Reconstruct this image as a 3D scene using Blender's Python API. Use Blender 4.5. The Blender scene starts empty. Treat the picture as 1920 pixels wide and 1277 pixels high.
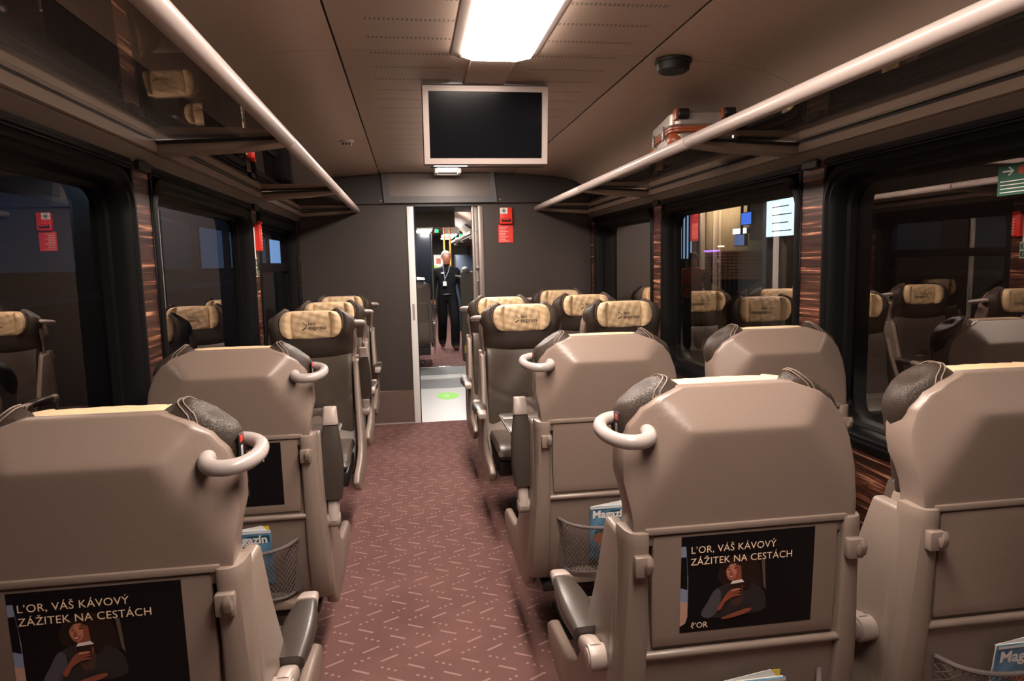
import bpy, bmesh, math, random
from mathutils import Vector, Matrix
random.seed(7)
S = bpy.context.scene
COL = S.collection

# ------------------------------------------------------------------ camera
F_PX = 1280.0; W, H = 1920, 1277
CAM_H = 1.5
PITCH = math.radians(6.586); YAW = math.radians(8.333); ROLL = 0.0225
cam_d = bpy.data.cameras.new('camera'); cam = bpy.data.objects.new('camera', cam_d); COL.objects.link(cam)
cam_d.sensor_width = 36.0; cam_d.lens = 36.0 * F_PX / W; cam_d.clip_start = 0.02; cam_d.clip_end = 200
cam.matrix_world = (Matrix.Translation((0, 0, CAM_H)) @ Matrix.Rotation(-YAW, 4, 'Z') @
                    Matrix.Rotation(math.pi / 2 - PITCH, 4, 'X') @ Matrix.Rotation(-ROLL, 4, 'Z'))
S.camera = cam

# ------------------------------------------------------------------ world, exposure
w = bpy.data.worlds.new('night'); S.world = w; w.use_nodes = True
w.node_tree.nodes['Background'].inputs[0].default_value = (0.10, 0.14, 0.22, 1)
w.node_tree.nodes['Background'].inputs[1].default_value = 0.10
S.view_settings.view_transform = 'Standard'; S.view_settings.look = 'None'
S.view_settings.exposure = 0.0; S.view_settings.gamma = 1.0; S.view_settings.use_curve_mapping = False

# the cabin's own lamps (watts per square metre as emission strength)
LAMP_MAIN = 42.0
LAMP_END = 40.0
LAMP_NEXT = 80.0

# key sizes of the coach (metres): X across, Y along the coach, Z up
CX = 0.375            # centre line of the coach
UW = 1.361            # half width at the wall panels
YE = 6.43             # end wall
Y0 = -2.6             # rear end of what is built
ZC = 2.32             # ceiling

# ------------------------------------------------------------------ materials
def lin(c):
    return tuple(((v / 255.0) / 12.92 if v / 255.0 <= 0.04045 else ((v / 255.0 + 0.055) / 1.055) ** 2.4) for v in c) + (1.0,)
MATS = {}
def mat(name, col, rough=0.5, metal=0.0, spec=0.5, bump=0.0, bscale=200.0, var=0.0, vscale=3.0, emit=None, estr=0.0, coat=0.0, btype='noise'):
    if name in MATS: return MATS[name]
    m = bpy.data.materials.new(name); m.use_nodes = True
    nt = m.node_tree; b = nt.nodes['Principled BSDF']
    c = lin(col) if max(col) > 1.0 else tuple(col) + (1.0,)
    b.inputs['Base Color'].default_value = c
    b.inputs['Roughness'].default_value = rough; b.inputs['Metallic'].default_value = metal
    b.inputs['Specular IOR Level'].default_value = spec
    if coat: b.inputs['Coat Weight'].default_value = coat; b.inputs['Coat Roughness'].default_value = 0.15
    if emit is not None:
        b.inputs['Emission Color'].default_value = lin(emit) if max(emit) > 1 else tuple(emit) + (1.0,)
        b.inputs['Emission Strength'].default_value = estr
    if bump or var:
        tc = nt.nodes.new('ShaderNodeTexCoord')
    if bump:
        if btype == 'voronoi':
            n = nt.nodes.new('ShaderNodeTexVoronoi'); n.feature = 'DISTANCE_TO_EDGE'; n.inputs['Scale'].default_value = bscale; o = n.outputs['Distance']
        else:
            n = nt.nodes.new('ShaderNodeTexNoise'); n.inputs['Scale'].default_value = bscale; n.inputs['Detail'].default_value = 3.0; o = n.outputs['Fac']
        nt.links.new(tc.outputs['Object'], n.inputs['Vector'])
        bp = nt.nodes.new('ShaderNodeBump'); bp.inputs['Strength'].default_value = bump; bp.inputs['Distance'].default_value = 0.004
        nt.links.new(o, bp.inputs['Height']); nt.links.new(bp.outputs['Normal'], b.inputs['Normal'])
    if var:
        n2 = nt.nodes.new('ShaderNodeTexNoise'); n2.inputs['Scale'].default_value = vscale; n2.inputs['Detail'].default_value = 4.0
        nt.links.new(tc.outputs['Object'], n2.inputs['Vector'])
        r = nt.nodes.new('ShaderNodeValToRGB')
        r.color_ramp.elements[0].position = 0.3; r.color_ramp.elements[1].position = 0.7
        r.color_ramp.elements[0].color = tuple(x * (1 - var) for x in c[:3]) + (1,)
        r.color_ramp.elements[1].color = tuple(min(1, x * (1 + var)) for x in c[:3]) + (1,)
        nt.links.new(n2.outputs['Fac'], r.inputs['Fac']); nt.links.new(r.outputs['Color'], b.inputs['Base Color'])
    MATS[name] = m
    return m

M_SHELL = mat('seat_plastic', (0.215, 0.158, 0.128), 0.31, bump=0.10, bscale=420)
M_SHELL2 = mat('seat_plastic_side', (0.225, 0.172, 0.14), 0.34, bump=0.05, bscale=420)
M_HANDLE = mat('handle_plastic', (0.37, 0.32, 0.30), 0.28)
M_LEATHER = mat('dark_leather', (0.042, 0.029, 0.022), 0.38, spec=0.26, bump=0.35, bscale=260, btype='voronoi')
M_LEATHER2 = mat('seat_leather', (0.085, 0.065, 0.052), 0.33, bump=0.30, bscale=9, var=0.15, vscale=6)
M_CREAM = mat('cream_leather', (0.72, 0.52, 0.31), 0.45, bump=0.35, bscale=16, var=0.08, vscale=14)
M_SEAM = mat('stitching', (0.20, 0.15, 0.12), 0.6)
M_INK = mat('logo_ink', (0.055, 0.035, 0.025), 0.6)
M_PAD = mat('armrest_pad', (0.045, 0.035, 0.029), 0.32, bump=0.08, bscale=300)
M_TIP = mat('armrest_tip', (0.36, 0.295, 0.26), 0.35)
M_BLACK = mat('black_plastic', (0.012, 0.011, 0.011), 0.45)
M_RUBBER = mat('window_rubber', (0.005, 0.0045, 0.005), 0.45, spec=0.14)
M_RAIL = mat('rail_white', (0.47, 0.395, 0.365), 0.33)
M_ALU = mat('rack_profile', (0.30, 0.235, 0.19), 0.42)
M_FASCIA = mat('rack_fascia', (0.13, 0.098, 0.078), 0.5)
M_CEIL_S = mat('ceiling_side', (0.46, 0.345, 0.275), 0.42, bump=0.03, bscale=500)
M_COVE = mat('upper_wall_grey', (0.045, 0.036, 0.031), 0.5)
M_ENDWALL = mat('end_wall_brown', (0.044, 0.034, 0.029), 0.5, bump=0.06, bscale=600)
M_HEADER = mat('header_dark', (0.035, 0.030, 0.029), 0.45)
M_HEADERP = mat('header_panel', (0.16, 0.128, 0.112), 0.42)
M_KICK = mat('kick_plate', (0.17, 0.115, 0.098), 0.4, metal=0.3)
M_WHITE = mat('white_jamb', (0.80, 0.80, 0.78), 0.35)
M_GREYF = mat('grey_frame', (0.24, 0.20, 0.18), 0.35, metal=0.3)
M_TVF = mat('screen_bezel', (0.50, 0.42, 0.385), 0.35, metal=0.2)
M_SCREEN = mat('dark_screen', (0.006, 0.006, 0.008), 0.12, spec=0.4)
M_RED = mat('alarm_red', (0.78, 0.035, 0.022), 0.4)
M_REDSIGN = mat('sign_red', (0.72, 0.045, 0.035), 0.5)
M_PRINTW = mat('print_white', (0.85, 0.83, 0.80), 0.5)
M_GREEN = mat('sign_green', (0.006, 0.085, 0.040), 0.5)
M_STEEL = mat('floor_steel', (0.62, 0.60, 0.57), 0.36, metal=0.35, bump=0.03, bscale=90)
M_LIME = mat('lime_sticker', (0.30, 0.80, 0.08), 0.5)
M_HEATER = mat('heater_duct', (0.42, 0.34, 0.29), 0.4)
M_TABLE = mat('table_brown', (0.070, 0.055, 0.046), 0.32)
M_CHROME = mat('metal_bright', (0.75, 0.73, 0.70), 0.2, metal=1.0)

def emat(name, col, strength):
    m = bpy.data.materials.new(name); m.use_nodes = True; nt = m.node_tree
    nt.nodes.remove(nt.nodes['Principled BSDF'])
    e = nt.nodes.new('ShaderNodeEmission'); e.inputs[0].default_value = tuple(col) + (1,); e.inputs[1].default_value = strength
    nt.links.new(e.outputs[0], nt.nodes['Material Output'].inputs[0]); return m
M_LAMP = emat('lamp_diffuser', (1.0, 0.85, 0.745), LAMP_MAIN)
M_LAMP2 = emat('lamp_small', (1.0, 0.90, 0.83), LAMP_END)
M_LAMP3 = emat('lamp_next_coach', (1.0, 0.96, 0.92), LAMP_NEXT)

def glass_mat(name, tint, ior, extra=0.0, rough=0.0):
    m = bpy.data.materials.new(name); m.use_nodes = True; nt = m.node_tree
    nt.nodes.remove(nt.nodes['Principled BSDF'])
    tr = nt.nodes.new('ShaderNodeBsdfTransparent'); tr.inputs[0].default_value = tuple(tint) + (1,)
    gl = nt.nodes.new('ShaderNodeBsdfGlossy'); gl.inputs['Roughness'].default_value = rough; gl.inputs[0].default_value = (0.98, 0.90, 0.84, 1)
    fr = nt.nodes.new('ShaderNodeFresnel'); fr.inputs[0].default_value = ior
    ad = nt.nodes.new('ShaderNodeMath'); ad.operation = 'ADD'; ad.inputs[1].default_value = extra; ad.use_clamp = True
    mx = nt.nodes.new('ShaderNodeMixShader')
    nt.links.new(fr.outputs[0], ad.inputs[0]); nt.links.new(ad.outputs[0], mx.inputs[0])
    nt.links.new(tr.outputs[0], mx.inputs[1]); nt.links.new(gl.outputs[0], mx.inputs[2])
    nt.links.new(mx.outputs[0], nt.nodes['Material Output'].inputs[0]); return m
M_GLASS = glass_mat('window_glass', (0.62, 0.66, 0.70), 2.3, 0.08)
M_RACKGLASS = glass_mat('smoked_rack_glass', (0.30, 0.27, 0.25), 1.55, 0.04)

class NB:                       # little helper for node maths
    def __init__(s, nt): s.nt = nt
    def m(s, op, a, b=None, c=None, clamp=False):
        n = s.nt.nodes.new('ShaderNodeMath'); n.operation = op; n.use_clamp = clamp
        for i, v in enumerate((a, b, c)):
            if v is None: continue
            if isinstance(v, (int, float)): n.inputs[i].default_value = v
            else: s.nt.links.new(v, n.inputs[i])
        return n.outputs[0]

def carpet_mat():
    m = bpy.data.materials.new('patterned_carpet'); m.use_nodes = True; nt = m.node_tree; b = nt.nodes['Principled BSDF']
    N = NB(nt)
    tc = nt.nodes.new('ShaderNodeTexCoord'); sp = nt.nodes.new('ShaderNodeSeparateXYZ'); nt.links.new(tc.outputs['Object'], sp.inputs[0])
    x, y = sp.outputs[0], sp.outputs[1]
    PY = 0.2875 / 4; PX = 0.102
    v = N.m('DIVIDE', N.m('SUBTRACT', y, 2.51 - PY / 2), PY)
    row = N.m('FLOOR', v); fv = N.m('SUBTRACT', N.m('SUBTRACT', v, row), 0.5)
    rm = N.m('FLOORED_MODULO', row, 4.0)
    mid = N.m('MULTIPLY', N.m('GREATER_THAN', rm, 0.5), N.m('LESS_THAN', rm, 2.5))      # rows 1,2
    xs = N.m('SUBTRACT', N.m('SUBTRACT', x, -0.136 - PX / 2), N.m('MULTIPLY', mid, 0.03))
    u = N.m('DIVIDE', xs, PX); cu = N.m('FLOOR', u); fu = N.m('SUBTRACT', N.m('SUBTRACT', u, cu), 0.5)
    up = N.m('LESS_THAN', rm, 1.5); sg = N.m('SUBTRACT', N.m('MULTIPLY', up, 2.0), 1.0)
    par = N.m('FLOORED_MODULO', N.m('ADD', cu, row), 2.0)                                 # 0 dash, 1 dots
    lx = N.m('MULTIPLY', fu, PX); ly = N.m('MULTIPLY', N.m('MULTIPLY', fv, PY), sg)
    ca, sa = math.cos(math.radians(30)), math.sin(math.radians(30))
    a = N.m('ADD', N.m('MULTIPLY', lx, ca), N.m('MULTIPLY', ly, sa))
    d = N.m('SUBTRACT', N.m('MULTIPLY', ly, ca), N.m('MULTIPLY', lx, sa))
    ex = N.m('MAXIMUM', N.m('SUBTRACT', N.m('ABSOLUTE', a), 0.032), 0.0)
    dash = N.m('LESS_THAN', N.m('SQRT', N.m('ADD', N.m('MULTIPLY', ex, ex), N.m('MULTIPLY', d, d))), 0.0052)
    aa = N.m('SUBTRACT', N.m('FLOORED_MODULO', N.m('ADD', a, 0.014 * 10 + 0.014), 0.028), 0.014)
    dots = N.m('LESS_THAN', N.m('SQRT', N.m('ADD', N.m('MULTIPLY', aa, aa), N.m('MULTIPLY', d, d))), 0.0062)
    dots = N.m('MULTIPLY', dots, N.m('LESS_THAN', N.m('ABSOLUTE', a), 0.041))
    f = N.m('ADD', N.m('MULTIPLY', dash, N.m('SUBTRACT', 1.0, par)), N.m('MULTIPLY', dots, par), clamp=True)
    nz = nt.nodes.new('ShaderNodeTexNoise'); nz.inputs['Scale'].default_value = 3.0; nz.inputs['Detail'].default_value = 6
    nt.links.new(tc.outputs['Object'], nz.inputs['Vector'])
    rp = nt.nodes.new('ShaderNodeValToRGB'); rp.color_ramp.elements[0].position = 0.25; rp.color_ramp.elements[1].position = 0.75
    rp.color_ramp.elements[0].color = (0.115, 0.058, 0.052, 1); rp.color_ramp.elements[1].color = (0.165, 0.082, 0.074, 1)
    nt.links.new(nz.outputs['Fac'], rp.inputs['Fac'])
    mx = nt.nodes.new('ShaderNodeMix'); mx.data_type = 'RGBA'
    nt.links.new(f, mx.inputs['Factor']); nt.links.new(rp.outputs['Color'], mx.inputs['A']); mx.inputs['B'].default_value = (0.27, 0.165, 0.14, 1)
    nt.links.new(mx.outputs['Result'], b.inputs['Base Color']); b.inputs['Roughness'].default_value = 0.95
    b.inputs['Specular IOR Level'].default_value = 0.15
    n2 = nt.nodes.new('ShaderNodeTexNoise'); n2.inputs['Scale'].default_value = 700; nt.links.new(tc.outputs['Object'], n2.inputs['Vector'])
    bp = nt.nodes.new('ShaderNodeBump'); bp.inputs['Strength'].default_value = 0.4; bp.inputs['Distance'].default_value = 0.003
    nt.links.new(n2.outputs['Fac'], bp.inputs['Height']); nt.links.new(bp.outputs[0], b.inputs['Normal'])
    return m
M_CARPET = carpet_mat()

def wood_mat():
    m = bpy.data.materials.new('zebra_wood'); m.use_nodes = True; nt = m.node_tree; b = nt.nodes['Principled BSDF']
    tc = nt.nodes.new('ShaderNodeTexCoord'); mp = nt.nodes.new('ShaderNodeMapping'); nt.links.new(tc.outputs['Object'], mp.inputs['Vector'])
    mp.inputs['Scale'].default_value = (1.0, 1.3, 46.0); mp.inputs['Rotation'].default_value = (math.radians(2.0), 0, 0)
    nz = nt.nodes.new('ShaderNodeTexNoise'); nz.inputs['Scale'].default_value = 1.6; nz.inputs['Detail'].default_value = 5; nz.inputs['Roughness'].default_value = 0.62
    nz.inputs['Distortion'].default_value = 0.35
    nt.links.new(mp.outputs[0], nz.inputs['Vector'])
    rp = nt.nodes.new('ShaderNodeValToRGB'); cr = rp.color_ramp
    cr.elements[0].position = 0.38; cr.elements[0].color = (0.020, 0.008, 0.006, 1)
    cr.elements[1].position = 0.66; cr.elements[1].color = (0.62, 0.30, 0.18, 1)
    for p, c in ((0.48, (0.050, 0.018, 0.012, 1)), (0.545, (0.075, 0.027, 0.018, 1)), (0.60, (0.24, 0.088, 0.05, 1))):
        e = cr.elements.new(p); e.color = c
    nt.links.new(nz.outputs['Fac'], rp.inputs['Fac']); nt.links.new(rp.outputs['Color'], b.inputs['Base Color'])
    b.inputs['Roughness'].default_value = 0.32
    return m
M_WOOD = wood_mat()

def perforated_mat():
    m = bpy.data.materials.new('perforated_ceiling'); m.use_nodes = True; nt = m.node_tree; b = nt.nodes['Principled BSDF']
    N = NB(nt); tc = nt.nodes.new('ShaderNodeTexCoord'); sp = nt.nodes.new('ShaderNodeSeparateXYZ'); nt.links.new(tc.outputs['Object'], sp.inputs[0])
    x, y = sp.outputs[0], sp.outputs[1]
    P = 0.19
    fy = N.m('SUBTRACT', N.m('FLOORED_MODULO', N.m('SUBTRACT', y, 2.437 - P / 2), P), P / 2)
    dy = N.m('SUBTRACT', N.m('ABSOLUTE', fy), 0.006)
    q = 0.0155
    dx = N.m('SUBTRACT', N.m('FLOORED_MODULO', x, q), q / 2)
    dot = N.m('LESS_THAN', N.m('ADD', N.m('MULTIPLY', dx, dx), N.m('MULTIPLY', dy, dy)), 0.0042 ** 2)
    ax = N.m('ABSOLUTE', N.m('SUBTRACT', x, CX))
    band = N.m('MULTIPLY', N.m('GREATER_THAN', ax, 0.165), N.m('LESS_THAN', ax, 0.50))
    f = N.m('MULTIPLY', dot, band)
    mx = nt.nodes.new('ShaderNodeMix'); mx.data_type = 'RGBA'; nt.links.new(f, mx.inputs['Factor'])
    mx.inputs['A'].default_value = (0.40, 0.30, 0.24, 1); mx.inputs['B'].default_value = (0.035, 0.025, 0.02, 1)
    nt.links.new(mx.outputs['Result'], b.inputs['Base Color']); b.inputs['Roughness'].default_value = 0.45
    return m
M_PERF = perforated_mat()

# ------------------------------------------------------------------ mesh helpers
def box(bm, x0, x1, y0, y1, z0, z1, mi=0):
    vs = [bm.verts.new((x, y, z)) for x in (x0, x1) for y in (y0, y1) for z in (z0, z1)]
    for f in ((0, 1, 3, 2), (4, 6, 7, 5), (0, 4, 5, 1), (2, 3, 7, 6), (0, 2, 6, 4), (1, 5, 7, 3)):
        bm.faces.new([vs[i] for i in f]).material_index = mi
    return vs
def loft(bm, rings, cap=True, mi=0, closed=False):
    R = [[bm.verts.new(p) for p in r] for r in rings]; n = len(R[0])
    pairs = list(zip(R, R[1:])) + ([(R[-1], R[0])] if closed else [])
    for a, b in pairs:
        for i in range(n):
            j = (i + 1) % n
            try: bm.faces.new((a[i], a[j], b[j], b[i])).material_index = mi
            except ValueError: pass
    if cap and not closed:
        bm.faces.new(R[0][::-1]).material_index = mi; bm.faces.new(R[-1]).material_index = mi
def prism(bm, poly, axis, a, b, mi=0):
    def P(p, t):
        return {'x': (t, p[0], p[1]), 'y': (p[0], t, p[1]), 'z': (p[0], p[1], t)}[axis]
    loft(bm, [[P(p, a) for p in poly], [P(p, b) for p in poly]], True, mi)
def tube(bm, pts, r, n=10, mi=0, closed=False):
    pts = [Vector(p) for p in pts]; rings = []; k = len(pts); prev = None
    rr = r if isinstance(r, (list, tuple)) else [r] * k
    for i, p in enumerate(pts):
        if closed: t = (pts[(i + 1) % k] - pts[i - 1])
        else: t = pts[min(i + 1, k - 1)] - pts[max(i - 1, 0)]
        t.normalize()
        if prev is None:
            up = Vector((0, 0, 1)) if abs(t.z) < 0.9 else Vector((1, 0, 0))
            a = t.cross(up).normalized()
        else:
            a = (prev - t * prev.dot(t)).normalized()
        prev = a; b = t.cross(a)
        rings.append([p + (a * math.cos(2 * math.pi * j / n) + b * math.sin(2 * math.pi * j / n)) * rr[i] for j in range(n)])
    loft(bm, rings, not closed, mi, closed)
def cyl(bm, c, axis, r, h, n=20, r2=None, mi=0):
    c = Vector(c); d = {'x': Vector((1, 0, 0)), 'y': Vector((0, 1, 0)), 'z': Vector((0, 0, 1))}[axis]
    tube(bm, [c - d * h / 2, c + d * h / 2], [r, r if r2 is None else r2], n, mi)
def sphere(bm, c, rx, ry, rz, nu=14, nv=9, mi=0):
    rings = []
    for i in range(1, nv):
        t = math.pi * i / nv
        rings.append([(c[0] + rx * math.sin(t) * math.cos(2 * math.pi * j / nu), c[1] + ry * math.sin(t) * math.sin(2 * math.pi * j / nu), c[2] - rz * math.cos(t)) for j in range(nu)])
    loft(bm, rings, True, mi)
def pillow(bm, X, Z, Yf, Yb, nu=20, nv=14, p=4.0, mi=0):
    """closed cushion: X(u,v), Z(u,v) with u,v in -1..1; Yf and Yb are front and back y, blended to their mean at the rim"""
    def e(t): return max(0.0, 1 - abs(t) ** p) ** (1 / p)
    def warp(t): return math.sin(t * math.pi / 2) * 0.55 + t * 0.45
    F, B = [], []
    for i in range(nv + 1):
        v = warp(-1 + 2 * i / nv); fr, br = [], []
        for j in range(nu + 1):
            u = warp(-1 + 2 * j / nu); k = e(u) * e(v); f, b = Yf(u, v), Yb(u, v); m = (f + b) / 2
            rim = i in (0, nv) or j in (0, nu)
            vf = bm.verts.new((X(u, v), m + (f - m) * k, Z(u, v)))
            fr.append(vf); br.append(vf if rim else bm.verts.new((X(u, v), m + (b - m) * k, Z(u, v))))
        F.append(fr); B.append(br)
    for i in range(nv):
        for j in range(nu):
            for G, flip in ((F, False), (B, True)):
                q = [G[i][j], G[i][j + 1], G[i + 1][j + 1], G[i + 1][j]]
                q = list(dict.fromkeys(q))
                if flip: q = q[::-1]
                try: bm.faces.new(q).material_index = mi
                except ValueError: pass
def bevel(bm, wd, seg=2, ang=30):
    bm.normal_update()
    es = [e for e in bm.edges if len(e.link_faces) == 2 and e.calc_face_angle(0) > math.radians(ang)]
    if es: bmesh.ops.bevel(bm, geom=es, offset=wd, segments=seg, profile=0.5, affect='EDGES', clamp_overlap=True)
def fin(bm, name, mats, ang=38, flat=False):
    bmesh.ops.recalc_face_normals(bm, faces=bm.faces[:]); bm.normal_update()
    for f in bm.faces: f.smooth = not flat
    for e in bm.edges:
        if len(e.link_faces) == 2 and e.calc_face_angle(0) > math.radians(ang): e.smooth = False
    me = bpy.data.meshes.new(name); bm.to_mesh(me); bm.free()
    for m in (mats if isinstance(mats, (list, tuple)) else [mats]): me.materials.append(m)
    return me
def put(name, me, parent=None, loc=(0, 0, 0), rz=0.0):
    o = bpy.data.objects.new(name, me); COL.objects.link(o); o.location = loc; o.rotation_euler = (0, 0, rz)
    if parent is not None: o.parent = parent
    return o
def tag(o, label=None, cat=None, group=None, kind=None):
    if label: o['label'] = label
    if cat: o['category'] = cat
    if group: o['group'] = group
    if kind: o['kind'] = kind
    return o
def thing(name, loc, label, cat, group=None, rz=0.0):
    o = bpy.data.objects.new(name, None); COL.objects.link(o); o.location = loc; o.rotation_euler = (0, 0, rz)
    o.empty_display_size = 0.1
    return tag(o, label, cat, group)
def quick(name, mats, fn, parent=None, bw=0.0, seg=2, ang=38, bang=30):
    bm = bmesh.new(); fn(bm)
    if bw: bevel(bm, bw, seg, bang)
    return put(name, fin(bm, name, mats, ang), parent)
def struct(o): o['kind'] = 'structure'; return o
def lerp(tab, t):
    for (a, b), (c, d) in zip(tab, tab[1:]):
        if t <= c: return b + (d - b) * (t - a) / (c - a) if t >= a else b
    return tab[-1][1]
def ss(tab, t):                # smooth interpolation
    for (a, b), (c, d) in zip(tab, tab[1:]):
        if t <= c:
            if t < a: return b
            k = (t - a) / (c - a); k = k * k * (3 - 2 * k) * 0.5 + k * 0.5
            return b + (d - b) * k
    return tab[-1][1]
def rrect(y0, y1, z0, z1, r, n=7):
    out = []
    for cy, cz, a0 in ((y1 - r, z1 - r, 0), (y0 + r, z1 - r, 90), (y0 + r, z0 + r, 180), (y1 - r, z0 + r, 270)):
        for i in range(n + 1):
            a = math.radians(a0 + 90 * i / n); out.append((cy + r * math.cos(a), cz + r * math.sin(a)))
    return out
def text_mesh(body, size, extrude=0.0, bold=0.0, align='LEFT', spacing=1.0):
    c = bpy.data.curves.new('t', 'FONT'); c.body = body; c.size = size; c.extrude = extrude; c.offset = bold; c.align_x = align
    c.space_character = spacing; c.resolution_u = 3
    o = bpy.data.objects.new('t', c); COL.objects.link(o)
    bpy.context.view_layer.update()
    me = bpy.data.meshes.new_from_object(o.evaluated_get(bpy.context.evaluated_depsgraph_get()))
    bpy.data.objects.remove(o); bpy.data.curves.remove(c)
    return me
def text_into(bm, body, size, x, z, y, bold=0.0, mi=0, flipx=False, shear=0.0, spacing=1.0):
    """lettering lying in the x-z plane at depth y, read from the -y side (or from +y when flipx)"""
    me = text_mesh(body, size, 0, bold, spacing=spacing)
    vs = [bm.verts.new(((x - v.co.x if flipx else x + v.co.x), y, z + v.co.y)) for v in me.vertices]
    for p in me.polygons:
        try: bm.faces.new([vs[i] for i in p.vertices]).material_index = mi
        except ValueError: pass
    bpy.data.meshes.remove(me)
# pixel of the photograph -> point on a plane of the place
def _ray(px, py):
    c, s = math.cos(ROLL), math.sin(ROLL); dx, dy = px - W / 2, py - H / 2
    x, y = dx * c - dy * s, dx * s + dy * c
    fw = Vector((math.sin(YAW) * math.cos(PITCH), math.cos(YAW) * math.cos(PITCH), -math.sin(PITCH)))
    rt = Vector((math.cos(YAW), -math.sin(YAW), 0)); up = rt.cross(fw)
    return fw * F_PX + rt * x - up * y
def at_x(px, py, X): d = _ray(px, py); return Vector((0, 0, CAM_H)) + d * (X / d.x)
def at_y(px, py, Y): d = _ray(px, py); return Vector((0, 0, CAM_H)) + d * (Y / d.y)

# ================================================================== THE COACH SHELL
def ux(s, u): return CX + s * u
floor = struct(quick('floor', M_CARPET, lambda bm: box(bm, CX - 1.5, CX + 1.5, Y0, YE, -0.06, 0.0)))

PILLARS = [(-1.06, -0.89), (0.813, 0.982), (2.685, 2.854), (4.557, 4.726), (6.29, 6.43)]
WINS = [(-0.83, 0.755), (1.042, 2.625), (2.914, 4.497), (4.786, 6.23)]
ZW0, ZW1 = 0.80, 1.80
win_no = 0
for s, side in ((-1, 'left'), (1, 'right')):
    xw, xo = ux(s, UW), ux(s, UW + 0.05)
    wl = struct(quick('wall_' + side, M_WOOD, lambda bm: box(bm, min(xw, xo), max(xw, xo), Y0, YE, 0.0, 0.765)))
    # panels between and above the windows
    for (a, b) in PILLARS:
        quick('pillar_panel', M_WOOD, lambda bm: box(bm, min(xw - s * 0.006, xo), max(xw - s * 0.006, xo), a, b, 0.768, 1.90), wl, 0.004, 1)
        for yy in (a - 0.008, b + 0.008):
            quick('pillar_edge', M_RUBBER, lambda bm: box(bm, min(xw - s * 0.012, xo), max(xw - s * 0.012, xo), yy - 0.012, yy + 0.012, 0.768, 1.895), wl, 0.004, 1)
        quick('pillar_clip', M_BLACK, lambda bm: box(bm, min(xw - s * 0.03, xw), max(xw - s * 0.03, xw), a + 0.03, b - 0.03, 1.865, 1.90), wl, 0.004, 1)
    for (a, b) in WINS:
        def head(bm):
            box(bm, min(xw - s * 0.012, xo), max(xw - s * 0.012, xo), a - 0.05, b + 0.05, 1.862, 1.90)
            box(bm, min(xw - s * 0.022, xo), max(xw - s * 0.022, xo), a - 0.05, b + 0.05, 1.872, 1.882)
        quick('blind_cassette', M_RUBBER, head, wl, 0.003, 1)
    quick('upper_panel', M_COVE, lambda bm: box(bm, min(xw, xo), max(xw, xo), Y0, YE, 1.90, 2.08), wl)
    def fas(bm):
        prism(bm, [(ux(s, 1.362), 1.885), (ux(s, 1.315), 1.934), (ux(s, 1.315), 1.972), (ux(s, 1.362), 1.972)], 'y', Y0, YE - 0.002)
    t = struct(quick('trim_' + ('1' if s < 0 else '2'), M_FASCIA, fas))
    # heater duct along the floor
    def duct(bm):
        prism(bm, [(ux(s, 1.36), 0.0), (ux(s, 1.27), 0.0), (ux(s, 1.27), 0.22), (ux(s, 1.30), 0.285), (ux(s, 1.36), 0.295)], 'y', Y0, YE - 0.002)
    bb = struct(quick('baseboard_' + side, M_HEATER, duct, None, 0.01, 2))
    def slots(bm):
        for k in range(60):
            y = 0.9 + k * 0.09
            box(bm, min(ux(s, 1.2685), ux(s, 1.272)), max(ux(s, 1.2685), ux(s, 1.272)), y, y + 0.055, 0.17, 0.178)
    quick('duct_slots', M_BLACK, slots, bb)
    # windows
    for k, (a, b) in enumerate(WINS):
        win_no += 1
        wo = bpy.data.objects.new('window_%d' % win_no, None); COL.objects.link(wo); struct(wo); wo.location = (xw, (a + b) / 2, ZW0)
        inv = Matrix.Translation((-xw, -(a + b) / 2, -ZW0))
        def fr(bm):
            spec = [(0.060, 0.02, 0.13), (0.060, -0.014, 0.13), (0.046, -0.022, 0.125), (0.034, -0.022, 0.12), (0.028, -0.012, 0.115), (0.016, -0.012, 0.11),
                    (0.008, -0.004, 0.105), (0.0, 0.02, 0.10), (-0.004, 0.055, 0.10), (-0.020, 0.062, 0.095), (-0.022, 0.10, 0.095)]
            loft(bm, [[(ux(s, UW + d), y, z) for y, z in rrect(a - g, b + g, ZW0 - g, ZW1 + g, r)] for g, d, r in spec], False)
            bmesh.ops.transform(bm, matrix=inv, verts=bm.verts[:])
        quick('frame', M_RUBBER, fr, wo, ang=30)
        def gl(bm):
            q = rrect(a + 0.015, b - 0.015, ZW0 + 0.015, ZW1 - 0.015, 0.09)
            bm.faces.new([bm.verts.new((ux(s, UW + 0.088), y, z)) for y, z in q])
            bmesh.ops.transform(bm, matrix=inv, verts=bm.verts[:])
        quick('pane', M_GLASS, gl, wo)
        if k == 3 and s < 0:
            def bar(bm):
                box(bm, ux(s, UW + 0.085), ux(s, UW + 0.05), a + 0.0, b, 1.46, 1.53)
                bmesh.ops.transform(bm, matrix=inv, verts=bm.verts[:])
            quick('hopper_bar', M_RUBBER, bar, wo, 0.006)
        def outer(bm):           # the outside skin of the coach around the opening
            loft(bm, [[(ux(s, UW + d), y, z) for y, z in rrect(a - g, b + g, ZW0 - g, ZW1 + g, 0.095)] for g, d in ((-0.022, 0.10), (0.12, 0.10))], False)
            bmesh.ops.transform(bm, matrix=inv, verts=bm.verts[:])
        quick('outer_skin', M_BLACK, outer, wo)

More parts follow.
